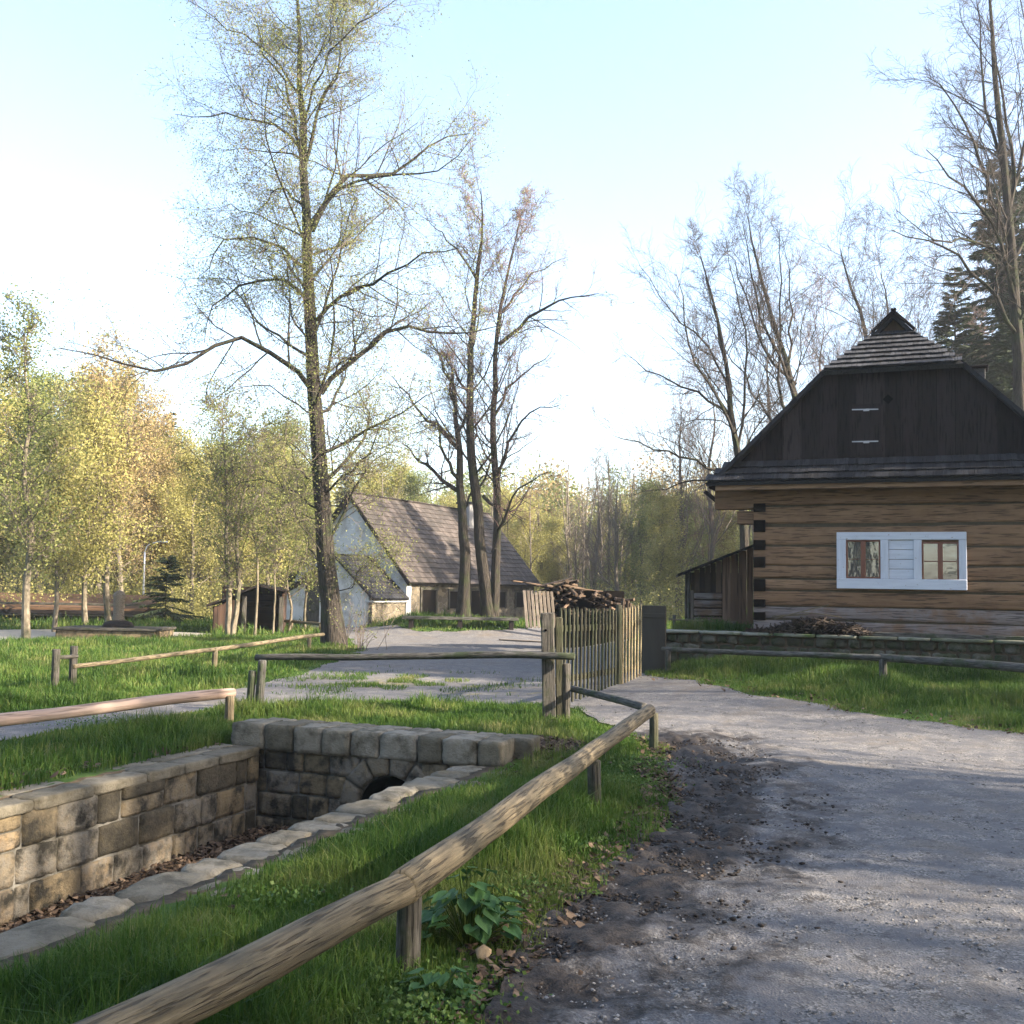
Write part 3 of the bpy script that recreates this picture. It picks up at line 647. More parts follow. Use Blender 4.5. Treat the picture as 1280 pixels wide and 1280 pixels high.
glog = glogs.build('weathered_logs', ML['log_grey'], CB, False); glog['label'] = 'greyish weathered bottom logs'
wl = logs.build('log_wall', ML['log'], CB, False)
box(ch, [CW/2, .08, (zb_[-1])/2], [CW/2-.01, .05, zb_[-1]/2]); ch.build('chinking', ML['chink'], CB, False)
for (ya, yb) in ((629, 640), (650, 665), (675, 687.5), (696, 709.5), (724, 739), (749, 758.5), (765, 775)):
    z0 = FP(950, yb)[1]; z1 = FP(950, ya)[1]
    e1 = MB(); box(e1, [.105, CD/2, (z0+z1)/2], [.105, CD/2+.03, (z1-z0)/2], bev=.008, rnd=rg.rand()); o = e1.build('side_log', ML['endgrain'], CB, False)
# side and back walls
sw = MB()
box(sw, [CW-.1, CD/2, zb_[-1]/2], [.1, CD/2-.02, zb_[-1]/2], bev=.01); box(sw, [.12, CD/2+.1, zb_[-1]/2], [.085, CD/2-.12, zb_[-1]/2-.01], bev=.01); box(sw, [CW/2, CD-.1, zb_[-1]/2], [CW/2-.22, .1, zb_[-1]/2-.02], bev=.01)
sw.build('side_walls', ML['log'], CB, False)
# projecting purlins at the left corner
pl = MB()
x0, z1 = FP(893, 613); x1, z0 = FP(944, 637); box(pl, [(x0+.1)/2, .16, (z0+z1)/2+.01], [(.1-x0)/2, .13, (z1-z0)/2-.005], bev=.01, rnd=.45)
x0, z1 = FP(921, 637); x1, z0 = FP(944, 655); box(pl, [(x0+.0)/2-.002, .16, (z0+z1)/2-.012], [(0-x0)/2, .12, (z1-z0)/2-.012], bev=.01, rnd=.4)
pl.build('purlin', ML['log'], CB, False)
gt = MB(); x0, z0 = FP(880, 614); x1, z1 = FP(897, 628); beam(gt, [x0, .1, z0], [x1, .1, z1], .10, .07); gt.build('gutter', ML['gable'], CB, False)
# roof
ZE = FP(885, 603, -.45)[1]; XE = FP(885, 603, -.45)[0]; ZR = FP(1116, 391, .9)[1]
slope = (ZR-ZE)/(RX-XE)
def zroof(x): return ZE+slope*(x-XE) if x < RX else ZE+slope*(2*RX-XE-x)
rb = MB(); th_ = .10
zH = FP(1040, 464)[1]; xH = XE+(zH-ZE)/slope       # start of the half hip on the left slope
BH = .95                                           # where the ridge starts (gablet face)
xG, zG = FP(1094, 417, BH)
def mir(x): return 2*RX-x
for sgn in (0, 1):
    f = (lambda x: x) if sgn == 0 else mir
    top = [(XE, -.38, ZE), (XE, CD+.3, ZE), (RX, CD+.3, ZR), (RX, BH-.12, ZR), (xG, BH-.12, zG), (xH, -.10, zH), (xH-.2*0, -.10, zH)]
    top = top[:6]
    v = [[f(x), y, z] for x, y, z in top]+[[f(x), y, z-th_] for x, y, z in top]
    n = len(top); F = [list(range(n)), list(range(2*n-1, n-1, -1))]+[[i, n+i, n+(i+1) % n, (i+1) % n] for i in range(n)]
    rb.add(v, F, .4, [[p[1], p[2], 0] for p in v])
rb.build('roof', ML['shingle_dark'], CB, False)
def shingle_course(mb_, P0, P1, upv, nrm, length, rg_, thick=.02, wmin=.06, wmax=.12, lift=.03, tilt=.10):
    """one row of split shingles from P0 to P1 (its lower edge)"""
    P0 = np.array(P0, float); P1 = np.array(P1, float); U = P1-P0; L = np.linalg.norm(U); U /= L; upv = np.array(upv, float); nrm = np.array(nrm, float); t = 0
    while t < L-.02:
        w = min(rg_.uniform(wmin, wmax), L-t); c = P0+U*(t+w/2); dl = rg_.uniform(-.012, .012)
        tl = upv*math.cos(tilt)-nrm*math.sin(tilt); nn = np.cross(U, tl)
        if nn@nrm < 0: nn = -nn
        box(mb_, c+tl*(length/2-dl)+nrm*(lift+rg_.uniform(0, .006)), [w/2-.0012, length/2+dl*0, thick/2], [U, tl, nn], rnd=rg_.rand()); t += w
# half hip
hp = MB(); b0 = -.22; zb0 = zH-.04; nrow = 8
xh0 = XE+(zb0-ZE)/slope
hipup = np.array([0, BH-b0, zG-zb0]); HL = np.linalg.norm(hipup); hipup /= HL; hipn = np.cross(np.array([1.0, 0, 0]), hipup)
hb = [[xh0+.06, b0, zb0], [mir(xh0)-.06, b0, zb0], [mir(xG), BH, zG], [xG, BH, zG]]; hb2 = [[p[0], p[1]+.06, p[2]-.06] for p in hb]
hp.add(hb+hb2, [[0, 1, 2, 3], [7, 6, 5, 4], [0, 4, 5, 1], [1, 5, 6, 2], [2, 6, 7, 3], [3, 7, 4, 0]], .3)
for k in range(nrow):
    t = k/nrow; p = np.array([0, b0, zb0])+hipup*HL*t; xl = xh0+.05+(xG-xh0-.05)*(t+.35/nrow)
    shingle_course(hp, [xl, p[1], p[2]], [mir(xl), p[1], p[2]], hipup, hipn, HL/nrow*1.2, rg, lift=.055, thick=.018, tilt=.2)
hp.build('half_hip', ML['shingle_grey'], CB, False)
gb = MB(); v = [[xG, BH+.05, zG], [mir(xG), BH+.05, zG], [RX, BH+.05, ZR-.05]]; gb.add(v+[[p[0], p[1]+.04, p[2]] for p in v], [[0, 1, 2], [5, 4, 3], [0, 3, 4, 1], [1, 4, 5, 2], [2, 5, 3, 0]], .9, [[p[0], p[2], 0] for p in v]*2); gb.build('gablet', ML['firewood'], CB, False)
rc = MB()
for f, dx in ((lambda x: x, .05), (mir, -.03)): beam(rc, [f(xG-.05), BH-.14, zG+.0], [RX+dx, BH-.14, ZR+.05], .10, .045)
rc.build('verge_board', ML['gable'], CB, False)
# gable boards
gb = MB(); zs = FP(1000, 577)[1]; x = XE+(zs-ZE)/slope+.02; xe = mir(x)
while x < xe-.02:
    w = rg.uniform(.20, .34); x2 = min(x+w, xe); p = []
    for xx in (x+.003, x2-.003): p.append(min(zroof(xx)-.06, zH-.0))
    zlow = zs-.08; yb0 = rg.uniform(-.006, .006)
    ztm = None
    xm = [x+.003, x2-.003]
    v = [[xm[0], yb0, zlow], [xm[1], yb0, zlow], [xm[1], yb0, max(p[1], zlow+.01)], [xm[0], yb0, max(p[0], zlow+.01)]]; v2 = [[q[0], q[1]+.03, q[2]] for q in v]
    of = rg.rand()*20
    gb.add(v+v2, [[0, 1, 2, 3], [7, 6, 5, 4], [0, 4, 5, 1], [1, 5, 6, 2], [2, 6, 7, 3], [3, 7, 4, 0]], rg.rand(), [[q[0]+of, q[2]+of, 0] for q in v+v2]); x = x2
gb.build('gable_boards', ML['gable'], CB, False)
bk = MB(); v = [[XE+.15, .05, ZE+.05], [mir(XE)-.15, .05, ZE+.05], [mir(xH), .05, zH-.05], [xH, .05, zH-.05]]; bk.add(v+[[a, b+.03, c] for a, b, c in v], [[0, 1, 2, 3], [7, 6, 5, 4]], .2); bk.build('gable_backing', ML['hole'], CB, False)
# pent roof under the gable
sk = MB(); yo = -.45; y1 = -.02; z1s = zs; z0s = ZE
su = np.array([0, y1-yo, z1s-z0s]); SL = np.linalg.norm(su); su /= SL; sn = np.cross(np.array([1.0, 0, 0]), su)
x1s = XE+(z1s-ZE)/slope
v = [[XE-.04, yo, z0s-.01], [mir(XE)+.04, yo, z0s-.01], [mir(x1s), y1, z1s-.01], [x1s, y1, z1s-.01]]; v2 = [[a, b+.02, c-.05] for a, b, c in v]
sk.add(v+v2, [[0, 1, 2, 3], [7, 6, 5, 4], [0, 4, 5, 1], [1, 5, 6, 2], [2, 6, 7, 3], [3, 7, 4, 0]], .3)
for k in range(3):
    t = k/3; p = np.array([0, yo, z0s])+su*SL*t; xl = XE+(x1s-XE)*t-.05
    shingle_course(sk, [xl, p[1], p[2]], [mir(xl), p[1], p[2]], su, sn, SL/3*1.2, rg, lift=.04, thick=.018, tilt=.16)
sk.build('pent_roof', ML['shingle_dark'], CB, False)
fb = MB(); zf = FP(1000, 608, -.38)[1]; box(fb, [RX, -.36, zf+.01], [(RX-XE)-.12, .03, .055], bev=.006, rnd=.75); box(fb, [RX, -.17, zf-.0], [(RX-XE)-.2, .15, .015], rnd=.3); fb.build('fascia', ML['log'], CB, False)
# hatch straps, vent
hx, hz = FP(1110, 499); d = .085
vh = MB(); vh.add([[hx-d, -.012, hz], [hx, -.012, hz-d], [hx+d, -.012, hz], [hx, -.012, hz+d], [hx-d, .02, hz], [hx, .02, hz-d], [hx+d, .02, hz], [hx, .02, hz+d]], [[0, 1, 2, 3], [0, 4, 5, 1], [1, 5, 6, 2], [2, 6, 7, 3], [3, 7, 4, 0]]); vh.build('vent', ML['hole'], CB, False)  # raised black diamond, its colour stands for the dark of a hole
for y_ in (512, 552):
    st = MB(); xa, za = FP(1065, y_+.3); xb, zb2 = FP(1098, y_-.3); beam(st, [xa, -.018, za], [xb, -.018, zb2], .012, .022, bev=.003)
    box(st, [(xa+xb)/2+.02, -.024, (za+zb2)/2-.01], [.05, .008, .02], bev=.003); st.build('hatch_strap', ML['iron'], CB, False)
fr_ = MB(); xa, za = FP(1062, 506); xb, zb2 = FP(1102, 570)
box(fr_, [(xa+xb)/2, -.010, (za+zb2)/2], [(xb-xa)/2, .008, (za-zb2)/2], rnd=.55, bev=.004); fr_.build('hatch', ML['gable'], CB, False)
# window pair in a white painted surround
WX0, WZ1 = FP(1046, 665.5); WX1, WZ0 = FP(1209, 738)
def wframe(m, x0, x1, z0, z1, t, y0, dp, rnd=.5):
    box(m, [(x0+x1)/2, y0, z1-t/2], [(x1-x0)/2, dp, t/2], bev=.005, rnd=rnd); box(m, [(x0+x1)/2, y0, z0+t/2], [(x1-x0)/2, dp, t/2], bev=.005, rnd=rnd*.8)
    box(m, [x0+t/2, y0-.001, (z0+z1)/2], [t/2, dp, (z1-z0)/2-t], bev=.005, rnd=rnd); box(m, [x1-t/2, y0-.001, (z0+z1)/2], [t/2, dp, (z1-z0)/2-t], bev=.005, rnd=rnd*1.1)
wf = MB(); w1 = [FP(1057.5, 675), FP(1101, 723.5)]; w2 = [FP(1152, 677.5), FP(1199, 726.5)]
xs_ = [WX0, w1[0][0], w1[1][0], w2[0][0], w2[1][0], WX1]
box(wf, [(WX0+WX1)/2, -.025, (WZ1+w1[0][1])/2], [(WX1-WX0)/2, .03, (WZ1-w1[0][1])/2], bev=.006, rnd=.6)
box(wf, [(WX0+WX1)/2, -.03, (WZ0+w1[1][1])/2], [(WX1-WX0)/2, .035, (w1[1][1]-WZ0)/2], bev=.006, rnd=.5)
for (xa, xb) in ((xs_[0], xs_[1]), (xs_[4], xs_[5])): box(wf, [(xa+xb)/2, -.024, (w1[0][1]+w1[1][1])/2], [(xb-xa)/2, .03, (w1[0][1]-w1[1][1])/2], bev=.005, rnd=.4)
for (xa, xb) in ((xs_[2], xs_[2]+.13), (xs_[3]-.13, xs_[3])): box(wf, [(xa+xb)/2, -.024, (w1[0][1]+w1[1][1])/2], [(xb-xa)/2, .03, (w1[0][1]-w1[1][1])/2], bev=.005, rnd=.45)
wf.build('window_surround', ML['white'], CB, False)
wp = MB(); xa, xb = xs_[2]+.13, xs_[3]-.13; n = 4; zt_, zq = w1[0][1], w1[1][1]
for k in range(n): box(wp, [(xa+xb)/2, -.008, zq+(zt_-zq)*(k+.5)/n], [(xb-xa)/2, .02, (zt_-zq)/n/2-.003], bev=.006, rnd=.3+.15*k)
wp.build('white_panel', ML['white'], CB, False)
for (p0, p1), div in ((w1, 1), (w2, 2)):
    x0, z1 = p0; x1, z0 = p1
    wd = MB(); wframe(wd, x0, x1, z0, z1, .030, -.026, .014); box(wd, [(x0+x1)/2, -.030, (z0+z1)/2], [.040, .016, (z1-z0)/2-.030], bev=.005, rnd=.7)
    zc = z0+(z1-z0)*.5
    box(wd, [(3*x0+x1)/4, -.024, zc], [(x1-x0)/4-.036, .010, .009 if div == 2 else .004], bev=.002); box(wd, [(x0+3*x1)/4, -.024, zc], [(x1-x0)/4-.036, .010, .009 if div == 2 else .004], bev=.002)
    o = wd.build('window', ML['sash'], CB, False)
    gl = MB(); gl.add([[x0+.02, -.017, z0+.02], [x1-.02, -.017, z0+.02], [x1-.02, -.017, z1-.02], [x0+.02, -.017, z1-.02], [x0+.02, -.013, z0+.02], [x1-.02, -.013, z0+.02], [x1-.02, -.013, z1-.02], [x0+.02, -.013, z1-.02]], [[0, 1, 2, 3], [7, 6, 5, 4], [0, 4, 5, 1], [1, 5, 6, 2], [2, 6, 7, 3], [3, 7, 4, 0]])
    g = gl.build('pane', ML['glass'], o, False)
# little boarded box on the right roof slope
bx = MB(); xc, zc = FP(1221, 468, .5); box(bx, [xc, .5, zc-.02], [.13, .16, .10], bev=.008, rnd=.8); bx.build('ridge_box', ML['shingle_grey'], CB, False)
bx = MB(); box(bx, [xc-.08, .5, zc+.10], [.26, .22, .02], bev=.006); bx.build('box_lid', ML['gable'], CB, False)

# stone plinth of the terrace (world frame)
def c3(a, b, z): p = CO+CE*a+CN*b; return np.array([p[0], p[1], z])
PL = thing('stone_plinth', 'low mossy dry-stone plinth running under the log cabin and its terrace', 'stone wall', c3(0, -.3, .4))
mb = MB(); mo = MB(); rg = np.random.RandomState(12); E3b = E3; N3b = N3
for (zt, zb) in ((TERR-.03, TERR-.20), (TERR-.20, TERR-.37), (TERR-.37, TERR-.6)):
    a = -1.7
    while a < 7:
        L = rg.uniform(.14, .42); rstone(mb, c3(a+L/2, -.24, (zt+zb)/2), [L/2-.01, .13+rg.uniform(-.02, .02), (zt-zb)/2-.01], [E3, N3*math.cos(.1)+KZ*math.sin(.1), KZ], rg, p=5, noise=.45, sub=4); a += L
mb.build('stones', mat('mossy_rubble', [(.03, .028, .02), (.075, .07, .05), (.16, .15, .125)], 12, .95, 1, rnd_mix=.7, blotch=(.03, .04, .015), blotch_scale=4, blotch_at=(.42, .6), bdist=.02), PL, smooth_=True)
box(mo, c3(2.65, -.2, TERR-.32), [4.35, .12, .28], [E3, N3, KZ]); mo.build('core', ML['soil'], PL)
mb = MB(); a = -1.7
while a < 7:
    L = rg.uniform(.5, 1.1); rstone(mb, c3(a+L/2, -.22, TERR-.01), [L/2-.006, .2, .028], [E3, N3, KZ], rg, p=8, noise=.3); a += L
mb.build('slab', ML['rail_grey'] if False else mat('mossy_slab', [(.07, .075, .045), (.17, .17, .13), (.28, .28, .25)], 5, .9, .6, rnd_mix=.5, blotch=(.06, .09, .03), blotch_scale=2.5), PL, smooth_=True)
sb = thing('timber_sill', 'grey squared timber lying on the stone plinth under the window', 'timber', c3(3.2, -.2, TERR))
mb = MB(); beam(mb, c3(1.75, -.26, TERR+.05), c3(7, -.26, TERR+.05), .10, .07, .8); mb.build('beam', ML['rail_grey'], sb)

# lean-to shed left of the cabin
SHD = 21.6
p = onground(905, SHD); SH = thing('lean_to_shed', 'small brown lean-to shed with a thin dark sloping roof left of the cabin', 'shed', p, -R(8))
def SP(px, py, y=0.0): q = Q(px, py, SHD)-p; return q[0], q[2]
m1 = MB(); xx = SP(903, 760)[0]; xe = SP(946, 760)[0]; rg = np.random.RandomState(4)
def ztop(px_x):                              # roof underside at local x
    (xa, za), (xb, zb2) = SP(850, 718), SP(945, 680); return za+(zb2-za)*(px_x-xa)/(xb-xa)
while xx < xe:
    w = rg.uniform(.10, .17); box(m1, [xx+w/2, 0, ztop(xx+w/2)/2-.03], [w/2-.004, .015+rg.uniform(0, .006), ztop(xx+w/2)/2], bev=.003, rnd=rg.rand()); xx += w
m1.build('board_wall', mat('brown_board', [(.06, .035, .022), (.16, .095, .06), (.24, .15, .10)], 5, .85, .4, stretch=(1, .1, 1), cracks=12, rnd_mix=.5), SH, False)
m2 = MB(); x0 = SP(868, 760)[0]; x1 = SP(903, 760)[0]; z = .0
for k, hh in enumerate((.17, .17, .17, .15)):
    box(m2, [(x0+x1)/2, .02, z+hh/2], [(x1-x0)/2, .05, hh/2-.012], bev=.02, rnd=.3+.15*k); z += hh
m2.build('log_wall', ML['log_grey'], SH, False)
m2 = MB(); xx = x0
while xx < x1-.02:
    zt = ztop(xx+.05)-.04; box(m2, [xx+.055, .03, (z+zt)/2], [.052, .015, max((zt-z)/2, .01)], rnd=rg.rand(), bev=.002); xx += .11
m2.build('upper_boards', ML['firewood'], SH, False)
m3 = MB(); (xa, za), (xb, zb2) = SP(848, 719), SP(947, 680)
v = [[xa, -.3, za-.02], [xb, -.3, zb2-.02], [xb, 2.4, zb2-.02], [xa, 2.4, za-.02]]; v2 = [[a, b, c+.05] for a, b, c in v]
m3.add(v+v2, [[3, 2, 1, 0], [4, 5, 6, 7], [0, 1, 5, 4], [1, 2, 6, 5], [2, 3, 7, 6], [3, 0, 4, 7]]); m3.build('roof', ML['gable'], SH, False)
for (px, yy) in ((862, .0), (862, 2.2)):
    m4 = MB(); x_ = SP(px, 750)[0]; pole(m4, [x_, yy, -.05], [x_, yy, ztop(x_)-.03], .035, seed=3); m4.build('post', ML['post'], SH, False)
m5 = MB(); box(m5, [x0+.02, 1.2, .35], [.03, 1.15, .35]); box(m5, [x1, 2.3, .55], [(x1-x0), .03, .55]); m5.build('rear_wall', ML['firewood'], SH, False)

# brushwood heap on the plinth
bh = thing('brushwood_heap', 'dark heap of brushwood and litter at the foot of the cabin wall', 'brushwood', c3(1.0, -.22, TERR))
mb = MB(); rg = np.random.RandomState(2); N_ = 900
ax0 = rg.rand(N_); A = -.0+2.0*ax0
hh = .30*np.clip(1-((A-1.15)/.85)**2, .12, 1)*(.8+.4*vnoise(A, A*0, 3, 9)+.1)
P0 = np.stack([c3(a, b, TERR+z) for a, b, z in zip(A, rg.uniform(-.42, .0, N_)*.9, rg.rand(N_)*hh+.02)])
D = rg.randn(N_, 3)*[1, .5, .35]; D /= np.linalg.norm(D, axis=1)[:, None]; Ln = rg.uniform(.06, .28, N_)
P = np.stack([P0-D*Ln[:, None]/2, P0+rg.randn(N_, 3)*.01, P0+D*Ln[:, None]/2], 1); P[..., 2] = np.maximum(P[..., 2], TERR+.015)
tubes(mb, P, np.repeat(rg.uniform(.004, .016, N_)[:, None], 3, 1), 4, rg.rand(N_))
mb.build('twigs', ML['litter'] if False else mat('dark_brush', [(.012, .009, .007), (.035, .026, .02), (.07, .055, .045)], 4, .95, .3, rnd_mix=.8), bh)
mb = MB()
for i in range(26):
    a = rg.uniform(0, 1.9); h_ = .24*max(.1, 1-((a-1.15)/.85)**2); rstone(mb, c3(a, -.22, TERR+h_*.35), [rg.uniform(.08, .16), .13, h_*.4+.03], [E3, N3, KZ], rg, p=2.5, noise=.5, sub=3)
mb.build('litter_core', ML['endgrain'], bh, smooth_=True)
mb = MB()
for (pa, pb, r_) in (((968, 774), (1036, 756), .012), ((965, 771), (1010, 768), .016), ((1000, 765), (1052, 772), .009)):
    x0, z0 = FP(*pa, -.35); x1, z1 = FP(*pb, -.35); pole(mb, c3(x0, -.35, TERR+z0), c3(x1, -.30, TERR+z1), r_, seed=int(r_*1e4), S=6)
mb.build('stick', ML['rail'], bh)

# ------------------------------------------------------------------ the mill
MO = np.array([-6.85, 45.0]); MA = R(26)
MI = thing('stone_mill', 'old mill with white gable, steep brown shingle roof and stone front wall', 'mill house', (MO[0], MO[1], 0), -MA)
mt3 = np.array([math.cos(MA), -math.sin(MA), 0]); md3 = np.array([math.sin(MA), math.cos(MA), 0]); MO3 = np.array([*MO, 0])
ZA = 5.55; ZV = 1.80; XV = 3.12; MLn = 12.6
rg = np.random.RandomState(7)
ga = MB(); 
def slab_poly(mb_, pts, y0, y1):             # polygon in x,z extruded in y
    n = len(pts); v = [[x, y0, z] for x, z in pts]+[[x, y1, z] for x, z in pts]
    mb_.add(v, [list(range(n)), list(range(2*n-1, n-1, -1))]+[[i, n+i, n+(i+1) % n, (i+1) % n] for i in range(n)])
ms = (ZA-ZV)/XV
slab_poly(ga, [(-2.85, 0), (2.85, 0), (2.85, ZA-ms*2.85-.12), (0, ZA-.12), (-2.85, ZA-ms*2.85-.12)], 0, .35); ga.build('gable_wall', ML['plaster'], MI, False)
fs = MB(); slab_poly(fs, [(2.55, -.1), (2.83, -.1), (2.83, 1.95), (2.55, 1.95)], .35, MLn); slab_poly(fs, [(-2.85, -.1), (-2.55, -.1), (-2.55, 2), (-2.85, 2)], .35, MLn); slab_poly(fs, [(-2.5, -.1), (2.5, -.1), (2.5, 2.3), (0, ZA-.3), (-2.5, 2.3)], MLn-.35, MLn-.02)
def rubble():
    m = bpy.data.materials.new('rubble_wall'); m.use_nodes = True; nt = m.node_tree; L = nt.links; pr = nt.nodes['Principled BSDF']; pr.inputs['Roughness'].default_value = .95
    tc = N(nt, 'ShaderNodeTexCoord'); mp = N(nt, 'ShaderNodeMapping'); mp.inputs['Scale'].default_value = (1, 1, 1.6); L.new(tc.outputs['Object'], mp.inputs[0])
    vo = N(nt, 'ShaderNodeTexVoronoi'); vo.inputs['Scale'].default_value = 3.2; L.new(mp.outputs[0], vo.inputs['Vector'])
    ve = N(nt, 'ShaderNodeTexVoronoi', feature='DISTANCE_TO_EDGE'); ve.inputs['Scale'].default_value = 3.2; L.new(mp.outputs[0], ve.inputs['Vector'])
    bw = N(nt, 'ShaderNodeRGBToBW'); L.new(vo.outputs['Color'], bw.inputs[0])
    cr = N(nt, 'ShaderNodeValToRGB'); cr.color_ramp.elements[0].color = (.05, .04, .028, 1); cr.color_ramp.elements[1].color = (.22, .18, .12, 1); L.new(bw.outputs[0], cr.inputs[0])  # stone darkened to put the long wall's shade into its colour
    mr = N(nt, 'ShaderNodeMapRange'); mr.inputs[1].default_value = .02; mr.inputs[2].default_value = .07; L.new(ve.outputs[0], mr.inputs[0])
    mx = N(nt, 'ShaderNodeMix'); mx.data_type = 'RGBA'; L.new(mr.outputs[0], mx.inputs[0]); mx.inputs[6].default_value = (.17, .15, .12, 1); L.new(cr.outputs[0], mx.inputs[7]); L.new(mx.outputs[2], pr.inputs['Base Color'])
    bp = N(nt, 'ShaderNodeBump'); bp.inputs['Distance'].default_value = .04; L.new(mr.outputs[0], bp.inputs['Height']); L.new(bp.outputs[0], pr.inputs['Normal']); return m
ML['rubble'] = rubble()
fs.build('stone_wall', ML['rubble'], MI, False)
for (ya, yb, za, zb2) in ((1.2, 2.4, .05, 1.5), (3.6, 4.6, .7, 1.45), (5.6, 7.0, .05, 1.5), (8.2, 9.2, .7, 1.45), (10.4, 11.4, .7, 1.45)):
    m = MB(); box(m, [2.84, (ya+yb)/2, (za+zb2)/2], [.02, (yb-ya)/2, (zb2-za)/2], bev=.005); o = m.build('door' if za < .1 else 'window', ML['endgrain'], MI, False)
    m = MB(); 
    for q in (ya-.05, yb+.05): box(m, [2.86, q, (za+zb2)/2], [.03, .06, (zb2-za)/2+.05], bev=.005, rnd=.6)
    box(m, [2.865, (ya+yb)/2, zb2+.07], [.03, (yb-ya)/2+.15, .06], bev=.005, rnd=.6); m.build('frame', ML['post'], o, False)
rf = MB(); U_ = np.array([0, 1.0, 0]); 
for sg in (1, -1):
    upv = np.array([-sg*XV, 0, ZA-ZV]); SLn = np.linalg.norm(upv); upv /= SLn; nn = np.array([sg*upv[2], 0, -sg*upv[0]*1.0]); nn = np.array([sg*abs(upv[2]), 0, abs(upv[0])])
    v = [[sg*XV, -.25, ZV], [sg*XV, MLn+.2, ZV], [0, MLn+.2, ZA], [0, -.25, ZA]]; v2 = [[a-nn[0]*.08, b, c-nn[2]*.08] for a, b, c in v]
    rf.add(v+v2, [[0, 1, 2, 3], [7, 6, 5, 4], [0, 4, 5, 1], [1, 5, 6, 2], [2, 6, 7, 3], [3, 7, 4, 0]], .3)
    nr = 17 if sg == 1 else 8
    for k in range(nr):
        q = np.array([sg*XV, 0, ZV])+upv*SLn*k/nr-upv*.02
        shingle_course(rf, [q[0], -.28, q[2]], [q[0], MLn+.22, q[2]], upv, nn, SLn/nr*1.25, rg, lift=.045, thick=.03, wmin=.12, wmax=.24)
rf.build('roof', ML['shingle_mill'], MI, False)
vg = MB()
for sg in (1, -1): beam(vg, [sg*(XV+.02), -.28, ZV-.10], [0, -.28, ZA-.06], .05, .14)
vg.build('verge_board', ML['gable'], MI, False)
cm = MB(); box(cm, [.5, 9.4, 5.1], [.33, .33, .75], bev=.02); o = cm.build('chimney', mat('grey_render', [(.16, .155, .15), (.30, .29, .28)], 3, .95, .4), MI, False)
cm = MB(); box(cm, [.5, 9.4, 5.88], [.42, .42, .05], bev=.01); cm.build('chimney_cap', ML['shingle_dark'], o, False)
# annex in front of the gable
AX = thing('white_annex', 'small white annex with dark shingle roof built against the mill gable', 'annex', tuple(MO3), -MA)
ax_r = 1.05; az = 2.85; ahw = 1.95; aze = 1.12; al = 2.5
m = MB(); slab_poly(m, [(ax_r-2.6, 0), (ax_r+ahw-.35, 0), (ax_r+ahw-.35, aze+.28), (ax_r, az-.1), (ax_r-1.2, az-.1-.9), (ax_r-2.6, 1.2)], -al, -al+.2); m.build('white_wall', ML['plaster'], AX, False)
m = MB(); slab_poly(m, [(ax_r+ahw-.45, 0), (ax_r+ahw-.2, 0), (ax_r+ahw-.2, 1.0), (ax_r+ahw-.45, 1.0)], -al+.0, -.0); m.build('stone_wall', ML['rubble'], AX, False)
m = MB(); box(m, [ax_r+ahw-.3, -al/2, 1.03], [.2, al/2+.05, .035], bev=.01); m.build('wall_cap', ML['plaster'], AX, False)
m = MB()
for sg, hw, ze in ((1, ahw, aze), (-1, 2.7, 1.15)):
    upv = np.array([-sg*hw, 0, az-ze]); SLn = np.linalg.norm(upv); upv /= SLn; nn = np.array([sg*abs(upv[2]), 0, abs(upv[0])])
    v = [[ax_r+sg*hw, -al-.2, ze], [ax_r+sg*hw, -.02, ze], [ax_r, -.02, az], [ax_r, -al-.2, az]]; v2 = [[a-nn[0]*.06, b, c-nn[2]*.06] for a, b, c in v]
    m.add(v+v2, [[0, 1, 2, 3], [7, 6, 5, 4], [0, 4, 5, 1], [1, 5, 6, 2], [2, 6, 7, 3], [3, 7, 4, 0]], .3)
    for k in range(8):
        q = np.array([ax_r+sg*hw, 0, ze])+upv*SLn*k/8
        shingle_course(m, [q[0], -al-.22, q[2]], [q[0], -.04, q[2]], upv, nn, SLn/8*1.25, rg, lift=.04, thick=.026)
m.build('roof', ML['shingle_dark'], AX, False)
m = MB(); box(m, [ax_r-1.1, -al-.01, 1.05], [.35, .02, .9], bev=.005); m.build('door', ML['post'], AX, False)

# dark open barn at the left of the mill
p = onground(308, 34.5); BN = thing('dark_barn', 'small dark brown open barn with sloping roof left of the white mill gable', 'barn', p, R(10))
def BP(px, py): q = Q(px, py, 34.5)-p; return q[0], q[2]
xa = BP(268, 780)[0]; xm = BP(322, 780)[0]; xb = BP(352, 780)[0]; zl = BP(268, 756)[1]; zm = BP(325, 733)[1]; zr = BP(352, 738)[1]
brown = mat('barn_board', [(.022, .013, .010), (.055, .032, .022), (.10, .06, .042)], 5, .85, .4, stretch=(1, .1, 1), cracks=10, rnd_mix=.5)
m = MB(); x = xa
while x < xm-.5:
    zt = zl+(zm-zl)*(x-xa)/(xm-xa)-.05; box(m, [x+.08, 0, zt/2], [.078, .02, zt/2], rnd=rg.rand(), bev=.003); x += .16
m.build('board_wall', brown, BN, False)
m = MB(); box(m, [(xa+xb)/2, 2.6, zl/2+.3], [(xb-xa)/2, .03, zl/2+.3]); box(m, [xb, 1.3, zr/2], [.03, 1.3, zr/2-.05]); box(m, [xa, 1.3, zl/2], [.03, 1.28, zl/2-.05]); m.build('rear_walls', brown, BN, False)
m = MB(); v = [[xa-.2, -.4, zl-.05], [xm, -.4, zm], [xm, 2.8, zm], [xa-.2, 2.8, zl-.05], [xb+.1, -.4, zr-.05], [xb+.1, 2.8, zr-.05]]; v2 = [[a, b, c+.07] for a, b, c in v]
